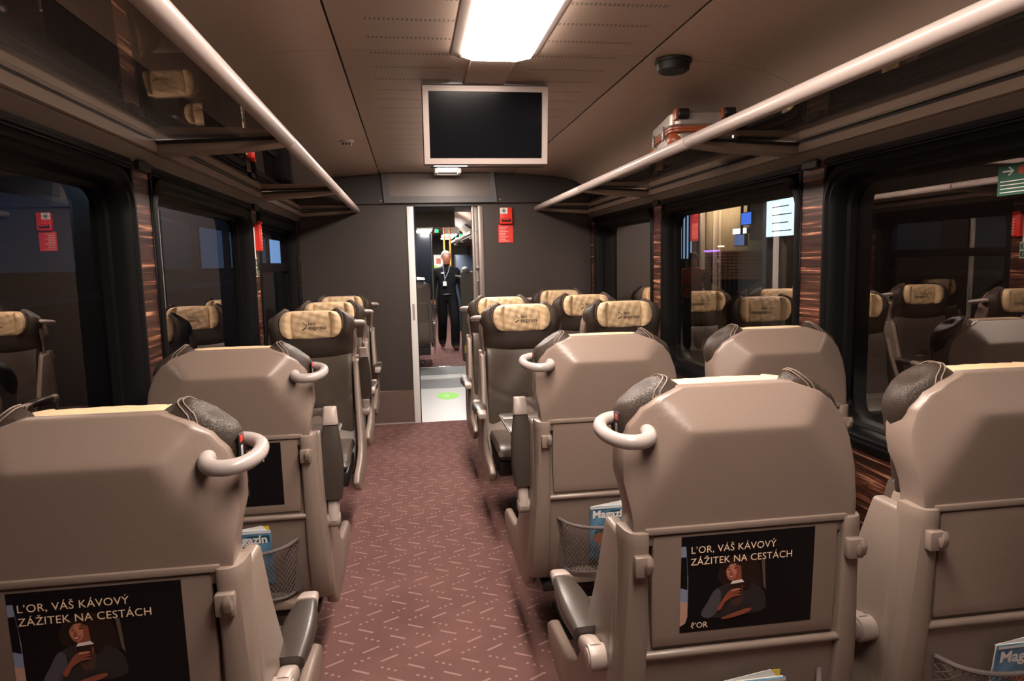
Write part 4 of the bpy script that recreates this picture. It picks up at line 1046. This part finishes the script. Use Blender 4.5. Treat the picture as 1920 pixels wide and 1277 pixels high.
put('belt', fin_quick(lambda bm: tube(bm, [(0.160 * math.cos(a), -0.002 + 0.122 * math.sin(a), 0.965) for a in [math.radians(15 * i) for i in range(24)]], 0.014, 6, closed=True), M_BLACK), man)

# ================================================================== THROUGH THE DOORWAY: GANGWAY AND NEXT COACH
YG = 9.87; YN = 21.0
g = struct(quick('floor', M_STEEL, lambda bm: box(bm, -0.6, 1.4, YE, YG, -0.06, -0.002)))
steel2 = mat('rubber_grey', (0.16, 0.155, 0.15), 0.45, metal=0.3)
for a, b, m, z in ((YE, 8.18, M_STEEL, 0.0), (8.19, 8.84, steel2, 0.0), (8.85, 9.14, M_STEEL, 0.006), (9.15, 9.84, steel2, 0.004)):
    quick('floor_plate', m, lambda bm: box(bm, -0.55, 1.35, a, b, -0.01, z), g, 0.002, 1)
quick('threshold', M_CHROME, lambda bm: box(bm, -0.55, 1.35, 9.842, 9.868, -0.01, 0.012), g, 0.002, 1)
t = thing('floor_sticker', (0.372, 7.68, 0.001), 'round lime green sticker on the steel gangway floor', 'sticker')
quick('disc', M_LIME, lambda bm: loft(bm, [[(0.125 * math.cos(2 * math.pi * i / 36), 0.20 * math.sin(2 * math.pi * i / 36), z) for i in range(36)] for z in (0.0, 0.001)], True), t)
quick('symbol', M_PRINTW, lambda bm: [loft(bm, [[(x + 0.012 * math.cos(2 * math.pi * i / 10), 0.05 * math.sin(2 * math.pi * i / 10) + y, z) for i in range(10)] for z in (0.0011, 0.0015)], True) for x, y in ((-0.03, 0.0), (0.005, 0.03))] and None, t)
M_GANG = mat('gangway_grey', (0.10, 0.095, 0.095), 0.5)
gw = struct(quick('wall_gangway', M_GANG, lambda bm: (box(bm, -0.60, -0.5, YE + 0.08, YG, 0, 2.3), box(bm, 1.30, 1.40, YE + 0.08, YG, 0, 2.3), box(bm, -0.6, 1.4, YE + 0.08, YG, 2.22, 2.3))))
for i in range(12):
    y = 8.25 + i * 0.12
    quick('bellows_fold', M_BLACK, lambda bm: (box(bm, -0.5, -0.46, y, y + 0.06, 0, 2.22), box(bm, 1.26, 1.30, y, y + 0.06, 0, 2.22)), gw)
t = thing('gangway_lamp', (0.37, 7.3, 2.219), 'square ceiling lamp in the gangway', 'lamp')
quick('diffuser', M_LAMP3, lambda bm: box(bm, -0.16, 0.16, -0.22, 0.22, -0.022, -0.006), t, 0.004)
quick('rim', M_WHITE, lambda bm: loft(bm, [[(x * k, y * k2, z) for x, y in ((-0.17, -0.23), (0.17, -0.23), (0.17, 0.23), (-0.17, 0.23))] for k, k2, z in ((1, 1, 0), (1, 1, -0.024), (0.95, 0.96, -0.024), (0.95, 0.96, -0.006))], False), t)
nf = struct(quick('floor', M_CARPET, lambda bm: box(bm, -1.1, 1.9, YG, YN, -0.06, 0.0)))
struct(quick('wall_next_left', M_ENDWALL, lambda bm: box(bm, -1.1, -1.0, YG, YN, 0, 2.35)))
struct(quick('wall_next_right', M_ENDWALL, lambda bm: box(bm, 1.75, 1.85, YG, YN, 0, 2.35)))
struct(quick('wall_next_end', M_ENDWALL, lambda bm: box(bm, -1.1, 1.85, YN, YN + 0.1, 0, 2.35)))
nw = struct(quick('wall_next_front', M_ENDWALL, lambda bm: (box(bm, -1.1, -0.6, YG - 0.05, YG, 0, 2.35), box(bm, 1.4, 1.85, YG - 0.05, YG, 0, 2.35))))
nc = struct(quick('ceiling', M_CEIL_S, lambda bm: box(bm, -1.1, 1.85, YG, YN, 2.32, 2.38)))
a = at_y(780, 427, YG); b = at_y(852, 392, YG)
quick('bulkhead', mat('bulkhead_brown', (0.26, 0.20, 0.145), 0.5), lambda bm: box(bm, -0.6, b.x, YG, YG + 0.06, a.z, 2.32), nw, 0.004)
quick('duct_panel', M_CEIL_S, lambda bm: prism(bm, [(0.80, 2.31), (1.6, 2.31), (1.6, 1.98), (1.35, 1.98)], 'y', YG + 0.1, 15.0), nw, 0.006)
for y in (11.0, 12.2):
    quick('duct_slot', M_BLACK, lambda bm: loft(bm, [[(x, yy, z - 0.004) for x, z in ((1.00, 2.19), (1.17, 2.085), (1.17, 2.06), (1.00, 2.165))] for yy in (y, y + 0.15)], True), nw)
# lamps of the next coach, after one added fill lamp
t = thing('ceiling_light', (0.55, 10.75, 2.318), 'added fill lamp hidden just behind the brown bulkhead of the next coach', 'ceiling light', 'lamps of the next coach')  # unseen lamp added to brighten the walking person's face
quick('diffuser', M_LAMP3, lambda bm: box(bm, -0.13, 0.13, -0.4, 0.4, -0.03, -0.01), t, 0.004)
quick('housing', M_WHITE, lambda bm: box(bm, -0.15, 0.15, -0.42, 0.42, -0.01, 0.0), t)
for i, (px, py, y, wd) in enumerate(((795, 433, 12.6, 0.24), (842, 441, 14.5, 0.26), (838, 446, 18.0, 0.26))):
    p = at_y(px, py, y)
    t = thing('ceiling_light', (p.x, y, min(p.z, 2.30)), ('bright ceiling lamp above the black cabinet of the next coach', 'ceiling lamp above the orange poles of the next coach', 'farthest ceiling lamp of the next coach')[i], 'ceiling light', 'lamps of the next coach')
    quick('diffuser', M_LAMP3, lambda bm: box(bm, -wd / 2, wd / 2, -0.5, 0.5, -0.02, 0.0), t, 0.005)
    quick('housing', M_WHITE, lambda bm: box(bm, -wd / 2 - 0.02, wd / 2 + 0.02, -0.52, 0.52, 0.0, 2.32 - min(p.z, 2.30)), t, 0.005)
    q = thing('exit_lamp', (p.x + wd / 2 + 0.10, y - 0.3, min(p.z, 2.30) - 0.02), ('green lit exit lamp beside the black cabinet', 'green lit exit lamp above the orange poles', 'small green lamp far down the next coach')[i], 'exit lamp', 'green lamps of the next coach')
    quick('lens', emat('green_glow%d' % i, (0.10, 0.9, 0.35), 1.2), lambda bm: box(bm, -0.03, 0.03, -0.01, 0.01, -0.03, 0.03), q, 0.004)
    quick('body', M_BLACK, lambda bm: box(bm, -0.036, 0.036, 0.01, 0.04, -0.036, 2.34 - min(p.z, 2.30)), q, 0.004)
# black cabinet with a lit edge
p0 = at_y(778, 437, 11.2); p1 = at_y(809, 520, 11.2)
t = thing('cabinet', ((p0.x + p1.x) / 2 - 0.25, 11.25, 0.0), 'tall glossy black cabinet at the left of the next coach', 'cabinet')
wx = (p1.x - ((p0.x + p1.x) / 2 - 0.25))
quick('carcass', mat('black_gloss', (0.012, 0.014, 0.02), 0.18), lambda bm: box(bm, -0.5, wx, -0.05, 0.28, 0.96, p0.z), t, 0.01)
quick('edge_post', M_CHROME, lambda bm: tube(bm, [(wx + 0.02, 0.0, 0.02), (wx + 0.02, 0.0, p0.z)], 0.016, 10), t)
quick('plinth', M_GANG, lambda bm: box(bm, -0.5, wx - 0.05, 0.0, 0.28, 0.0, 0.96), t, 0.01)
p = at_y(788, 522, 10.0)
t = thing('paper_stack', (p.x - 0.02, 10.18, 0.961), 'loose white papers on the ledge below the black cabinet', 'papers')
t.location.z = 1.262; t.location.y = 10.16
quick('sheet', M_PRINTW, lambda bm: loft(bm, [[(-0.08, -0.05, 0.0), (0.09, -0.06, 0.002), (0.08, 0.05, 0.03), (-0.09, 0.04, 0.05)], [(-0.08, -0.05, 0.004), (0.09, -0.06, 0.006), (0.08, 0.05, 0.034), (-0.09, 0.04, 0.054)]], True), t)
make_seat('seat of the next coach left of the walking person, below the papers', 0.03, 10.05, 0, 1, False, 'down', False, False, group='seats of the next coach')
make_seat('farther seat of the next coach left of the walking person', -0.10, 13.2, 0, 1, False, 'down', True, False, group='seats of the next coach')
make_seat('seat of the next coach beside the orange poles', 1.30, 13.4, 180, -1, False, 'down', True, False, group='seats of the next coach')
# olive partition right of the person
p = at_y(863, 505, 10.4)
t = thing('partition', (p.x + 0.22, 10.4, 0), 'olive grey partition with pale rounded top right of the walking person', 'partition')
M_OLV = mat('olive_panel', (0.125, 0.10, 0.068), 0.5)
quick('panel', M_OLV, lambda bm: box(bm, -0.22, 0.35, 0, 0.05, 0.0, 1.37), t, 0.02, 3)
quick('rounded_top', M_HANDLE, lambda bm: sphere(bm, (-0.14, 0.03, 1.39), 0.06, 0.05, 0.05, 14, 9), t)
quick('grip', M_HANDLE, lambda bm: tube(bm, [(-0.22, -0.01, 1.29), (-0.27, -0.03, 1.30), (-0.30, -0.03, 1.31)], 0.014, 8), t)
quick('edge_bead', M_CHROME, lambda bm: tube(bm, [(-0.224, -0.004, 0.02), (-0.224, -0.004, 1.35)], 0.006, 8), t)
quick('yellow_mark', mat('mark_yellow', (0.75, 0.50, 0.03), 0.5), lambda bm: box(bm, -0.19, -0.13, -0.004, -0.001, 0.12, 0.24), t)
# orange grab poles
p = at_y(846, 500, 13.0)
t = thing('grab_pole', (p.x - 0.06, 13.0, 0), 'pair of bright orange grab poles hanging from the ceiling behind the walking person', 'grab pole')
M_ORG = mat('pole_orange', (0.85, 0.25, 0.04), 0.35)
for dx in (-0.055, 0.055): quick('pole', M_ORG, lambda bm: tube(bm, [(dx, 0, 1.44), (dx, 0, 2.318)], 0.018, 12), t)
for z in (1.45, 1.98): quick('cross_bar', M_ORG, lambda bm: tube(bm, [(-0.055, 0, z), (0.055, 0, z)], 0.014, 10), t)
# rack, boards and boxes further down
q0 = at_y(851, 464, 13.5); q1 = at_y(884, 446, 10.6)
t = thing('luggage_rack', (1.1, 12, 1.9), 'luggage rack of the next coach with a pale rail', 'luggage rack')
quick('rail', M_RAIL, lambda bm: tube(bm, [(-0.16, -1.7, 0.05), (-0.16, 4.0, 0.05)], 0.03, 14), t)
quick('shelf', M_FASCIA, lambda bm: box(bm, -0.15, 0.60, -1.7, 4.0, 0.0, 0.02), t)
for y in (-1.2, 0.6, 2.4): quick('bracket', M_ALU, lambda bm: box(bm, -0.15, 0.6, y, y + 0.05, -0.03, 0.0), t)
a = at_y(813, 478, 16.0); b = at_y(838, 511, 16.0)
t = thing('notice_board', ((a.x + b.x) / 2, 16.0, b.z), 'pale board with red and green notices behind the walking person', 'board')
hw_ = (b.x - a.x) / 2; hh = a.z - b.z
quick('board', M_PRINTW, lambda bm: box(bm, -hw_, hw_, 0, 0.03, 0, hh), t, 0.004)
quick('red_notice', mat('notice_pink', (0.62, 0.15, 0.10), 0.6), lambda bm: box(bm, -hw_ * 0.6, hw_ * 0.1, -0.004, 0, hh * 0.5, hh * 0.8), t)
quick('green_notice', mat('notice_green', (0.35, 0.70, 0.06), 0.6), lambda bm: box(bm, -hw_, -hw_ * 0.5, -0.004, 0, 0.02, hh * 0.4), t)
quick('stand', M_GREYF, lambda bm: box(bm, -0.02, 0.02, 0.005, 0.025, -b.z, 0.0), t)
a = at_y(854, 478, 15.0); b = at_y(876, 512, 15.0)
t = thing('equipment_box', ((a.x + b.x) / 2 + 0.1, 15.0, 0), 'dark blue cabinet standing behind the orange poles', 'cabinet')
quick('carcass', mat('box_blue', (0.030, 0.045, 0.075), 0.4), lambda bm: box(bm, -0.22, 0.3, 0, 0.5, 0, a.z), t, 0.01)
quick('door_line', M_BLACK, lambda bm: box(bm, -0.20, 0.28, -0.004, 0.0, a.z - 0.5, a.z - 0.48), t)

# ================================================================== OUTSIDE
struct(quick('ground', mat('platform_paving', (0.10, 0.085, 0.08), 0.7, var=0.2, vscale=2), lambda bm: box(bm, 2.1, 9.0, -3, 26, -0.25, -0.12)))
struct(quick('ground', mat('track_bed', (0.03, 0.03, 0.035), 0.9, var=0.3, vscale=4), lambda bm: box(bm, -9, -1.2, -3, 30, -1.2, -1.0)))
struct(quick('wall_station', mat('station_brown', (0.070, 0.030, 0.026), 0.7), lambda bm: box(bm, 7.2, 7.4, -3, 26, -0.12, 5)))
struct(quick('canopy', mat('canopy_grey', (0.12, 0.11, 0.10), 0.7), lambda bm: box(bm, 2.7, 7.2, 5.0, 24.0, 3.0, 3.12)))
def slab(name, X, px0, py0, px1, py1, m, label, cat, dep=0.12, base=False, group=None, extra=None):
    A = at_x(px0, py0, X); B = at_x(px1, py1, X)
    y0, y1 = min(A.y, B.y), max(A.y, B.y); z0, z1 = min(A.z, B.z), max(A.z, B.z)
    if base: z0 = -0.12
    t = thing(name, (X, (y0 + y1) / 2, z0), label, cat, group)
    hy = (y1 - y0) / 2; hz = z1 - z0
    quick('panel', m, lambda bm: box(bm, 0, dep, -hy, hy, 0, hz), t, min(0.01, dep / 4))
    return t, hy, hz
def post_down(t, hy, hz, m=None):
    z = t.location.z + 0.12
    if z > 0.02: quick('support', m or M_GREYF, lambda bm: box(bm, 0.03, 0.09, -0.03, 0.03, -z, 0.0), t)
M_BEIGE = mat('kiosk_beige', (0.42, 0.31, 0.20), 0.6)
t, hy, hz = slab('kiosk', 5.9, 1321, 385, 1401, 640, M_BEIGE, 'beige lit kiosk on the platform behind the window', 'kiosk', 0.6, True)
quick('awning_lamp', emat('kiosk_lamp', (1.0, 0.78, 0.50), 40.0), lambda bm: box(bm, -0.40, -0.30, -hy * 0.8, hy, hz - 0.02, hz + 0.02), t)
quick('awning', M_BEIGE, lambda bm: box(bm, -0.45, 0.0, -hy, hy, hz + 0.02, hz + 0.08), t, 0.01)
quick('corner_post', M_RAIL, lambda bm: box(bm, -0.10, -0.02, hy - 0.10, hy, 0, hz), t, 0.01)
quick('counter', M_WOOD, lambda bm: box(bm, -0.35, 0.0, -hy * 0.9, hy * 0.7, 0.85, 0.95), t, 0.01)
for (x0, y0, x1, y1, lab, c, st) in ((1390, 399, 1409, 421, 'bright blue information screen above the kiosk counter', (0.08, 0.22, 0.95), 1.6), (1377, 440, 1396, 461, 'pale blue screen above the stacked bread rings', (0.30, 0.38, 0.75), 0.7)):
    t, hy, hz = slab('information_screen', 5.15, x0, y0, x1, y1, M_BLACK, lab, 'screen', 0.06)
    quick('display', emat('display_%d' % x0, c, st), lambda bm: box(bm, -0.006, 0.0, -hy * 0.92, hy * 0.92, hz * 0.06, hz * 0.94), t)
    quick('hanger', M_BLACK, lambda bm: box(bm, 0.02, 0.05, -0.015, 0.015, hz, 3.0 - t.location.z), t)
t, hy, hz = slab('counter_lamp', 5.30, 1373, 430, 1401, 437, M_WHITE, 'white lamp hanging between the two screens', 'lamp', 0.10)
quick('tube', emat('counter_tube', (1.0, 0.95, 0.85), 4.0), lambda bm: box(bm, -0.004, 0.0, -hy * 0.9, hy * 0.9, 0.0, hz), t)
quick('hanger', M_BLACK, lambda bm: box(bm, 0.04, 0.06, -0.01, 0.01, hz, 3.0 - t.location.z), t)
A = at_x(1353, 472, 5.0); B = at_x(1400, 524, 5.0)
t = thing('bread_display', (5.0, (A.y + B.y) / 2, -0.12), 'column of stacked golden rings glowing on the kiosk counter', 'display')
M_ROLL = mat('bread_gold', (0.55, 0.24, 0.09), 0.5); rr = abs(A.y - B.y) / 2
for i in range(9):
    z = B.z + 0.12 + (A.z - B.z) * (i + 0.5) / 9
    quick('ring', M_ROLL, lambda bm: tube(bm, [((rr - 0.03) * math.cos(a), (rr - 0.03) * math.sin(a), z) for a in [2 * math.pi * j / 24 for j in range(24)]], 0.026, 8, closed=True), t)
quick('core', mat('display_core', (0.20, 0.08, 0.04), 0.5), lambda bm: cyl(bm, (0, 0, (A.z + B.z) / 2 + 0.12), 'z', rr * 0.7, A.z - B.z, 20), t)
quick('stand', M_BLACK, lambda bm: tube(bm, [(0, 0, 0), (0, 0, 0.1), (0, 0, B.z - 0.1), (0, 0, B.z + 0.12)], [0.25, 0.1, 0.1, rr], 16), t)
quick('purple_strip', emat('purple_led', (0.40, 0.18, 0.95), 4.0), lambda bm: tube(bm, [(-rr, -rr * 0.9, A.z + 0.13), (-rr, rr * 0.3, A.z + 0.13)], 0.012, 6), t)
quick('lamp', emat('display_lamp', (1.0, 0.62, 0.30), 6.0), lambda bm: cyl(bm, (-rr * 0.5, 0, A.z + 0.20), 'z', 0.05, 0.02, 14), t)
t, hy, hz = slab('billboard', 4.9, 1437, 374, 1490, 443, M_GREYF, 'glowing white and blue billboard on the platform', 'billboard', 0.12)
def wavy(bm):
    n = 8
    for i in range(n):
        z0, z1 = hz * (0.03 + 0.94 * i / n), hz * (0.03 + 0.94 * (i + 1) / n)
        bm.faces.new([bm.verts.new((-0.004, y, z)) for y, z in ((-hy * 0.95, z0), (hy * 0.95, z0), (hy * 0.95, z1), (-hy * 0.95, z1))]).material_index = 0
quick('lit_face', emat('billboard_face', (0.72, 0.86, 1.0), 2.6), wavy, t)
for i in range(4):
    quick('text_line', mat('billboard_line', (0.10, 0.14, 0.22), 0.6), lambda bm: box(bm, -0.010, -0.005, -hy * (0.8 - 0.2 * (i % 2)), hy * 0.5, hz * (0.15 + 0.2 * i), hz * (0.175 + 0.2 * i)), t)
post_down(t, hy, hz, M_RAIL)
t, hy, hz = slab('column', 5.0, 1431, 372, 1446, 560, M_RAIL, 'pale square column beside the glowing billboard', 'column', 0.20, True)
M_YEL = mat('cabinet_yellow', (0.20, 0.14, 0.03), 0.5)
for x0, x1, lab in ((1402, 1430, 'yellow locker left of the pale column'), (1449, 1490, 'yellow locker below the glowing billboard')):
    t, hy, hz = slab('locker', 5.75, x0, 452, x1, 530, M_YEL, lab, 'locker', 0.4, True, 'platform lockers')
    quick('door', mat('locker_door', (0.15, 0.105, 0.03), 0.4), lambda bm: box(bm, -0.01, 0.0, -hy * 0.85, hy * 0.85, hz * 0.1, hz * 0.92), t, 0.003)
    quick('handle', M_BLACK, lambda bm: box(bm, -0.03, -0.01, hy * 0.6, hy * 0.66, hz * 0.5, hz * 0.6), t)
for (x0, x1, y0, y1, lab) in ((1272, 1297, 395, 485, 'bright glass facade behind the worker in the orange vest'), (1194, 1224, 412, 505, 'bright glass facade behind the two dark figures')):
    t, hy, hz = slab('glass_facade', 6.9, x0, y0, x1, y1, M_GREYF, lab, 'facade', 0.1, False, 'lit facades')
    quick('lit_pane', emat('facade_%d' % x0, (0.45, 0.68, 1.0), 0.9), lambda bm: box(bm, -0.006, 0.0, -hy, hy, 0, hz), t)
    for i in range(4): quick('mullion', M_BLACK, lambda bm: box(bm, -0.03, -0.006, -hy + 2 * hy * (i + 0.5) / 4 - 0.03, -hy + 2 * hy * (i + 0.5) / 4 + 0.03, 0, hz), t)
    post_down(t, hy, hz)
t, hy, hz = slab('red_sign', 6.3, 1294, 402, 1303, 452, mat('sign_glow_red', (0.7, 0.05, 0.05), 0.5, emit=(1.0, 0.10, 0.10), estr=0.5), 'narrow red sign above the worker', 'sign', 0.08)
post_down(t, hy, hz)
# unseen lamps added under the canopy to light the platform panels
for i, y in enumerate((7.3, 14.6)):
    t = thing('platform_fill_lamp', (4.2, y, 2.92), ('added fill lamp over the kiosk', 'added fill lamp over the waiting figures')[i], 'lamp', 'added platform lamps')
    quick('tube', emat('platform_fill_tube%d' % i, (1.0, 0.85, 0.65), 22.0), lambda bm: box(bm, -0.08, 0.08, -0.6, 0.6, -0.03, 0.0), t)
    quick('housing', M_GREYF, lambda bm: box(bm, -0.1, 0.1, -0.65, 0.65, 0.0, 0.08), t)
M_VEST = mat('vest_orange', (0.75, 0.10, 0.035), 0.6)
J, E_, R = body_spec(0.02)
def vest_mat(c):
    if c.z > 1.49 or (c.z < 0.875 and abs(c.x) > 0.19): return 0
    if 0.95 < c.z < 1.47 and abs(c.x) < 0.205: return 1
    return 2
w_ = at_x(1300, 500, 4.85)
pw = person((4.85, w_.y, -0.12), math.radians(150), J, E_, R, [M_SKIN, M_VEST, M_BLK], vest_mat, 'worker in an orange safety vest standing on the platform')
face_parts(pw, M_HAIRD)
put('reflective_band', fin_quick(lambda bm: tube(bm, [(0.186 * math.cos(a), -0.008 + 0.146 * math.sin(a), 1.12) for a in [math.radians(15 * i) for i in range(24)]], 0.014, 6, closed=True), mat('band_grey', (0.12, 0.08, 0.07), 0.5)), pw)
for px, py, X, rz, lab in ((1180, 500, 5.5, 20, 'dark clothed figure standing with head lowered on the platform'), (1207, 490, 5.3, -30, 'dark clothed figure in front of the bright facade on the platform')):
    w_ = at_x(px, py, X)
    pp = person((X, w_.y, -0.12), math.radians(rz), J, E_, R, [M_SKIN, M_BLK, M_BLK], lambda c: 0 if c.z > 1.49 or (c.z < 0.875 and abs(c.x) > 0.19) else 1, lab)
    face_parts(pp, M_HAIRD)
t = thing('added_blue_lamp', (-2.45, 12.5, 3.1), 'added cold blue lamp brightening the train on the next track', 'lamp')  # lamp and mast added to throw bluish light on the parked train
quick('tube', emat('added_blue_tube', (0.55, 0.75, 1.0), 14.0), lambda bm: box(bm, -0.06, 0.06, -1.5, 1.5, -0.03, 0.0), t)
quick('housing', M_GREYF, lambda bm: box(bm, -0.08, 0.08, -1.6, 1.6, 0.0, 0.08), t)
quick('mast', M_GREYF, lambda bm: tube(bm, [(0, 0, 0.08), (0, 0, 0.3), (0.2, 3.0, 0.3), (0.2, 3.0, -4.1)], 0.05, 8), t)
# the train on the next track
t = thing('parked_train', (-3.5, 14, -1.0), 'dark train with dim blue windows standing on the next track', 'train')
quick('body', mat('train_slate', (0.030, 0.036, 0.05), 0.35), lambda bm: box(bm, -2.6, 0.0, -14, 12, 0.3, 4.0), t, 0.08, 3)
for i in range(12):
    y = -11.5 + i * 1.95; hot = (5, 6)
    st = 1.7 if y > 3.2 and y < 6.5 else (0.16 if y > -2.5 else 0.035)
    k = quick('window', M_BLACK, lambda bm: box(bm, -0.01, 0.012, y, y + 1.5, 2.45, 3.25), t, 0.004)
    quick('pane', emat('train_pane%d' % i, (0.30, 0.52, 0.95), st), lambda bm: box(bm, 0.012, 0.016, y + 0.05, y + 1.45, 2.50, 3.20), k)
quick('stripe', mat('train_stripe', (0.10, 0.13, 0.18), 0.4), lambda bm: box(bm, -0.01, 0.006, -14, 12, 2.18, 2.26), t)
quick('bogie', M_BLACK, lambda bm: box(bm, -2.3, -0.2, -13, 11, 0.0, 0.3), t)
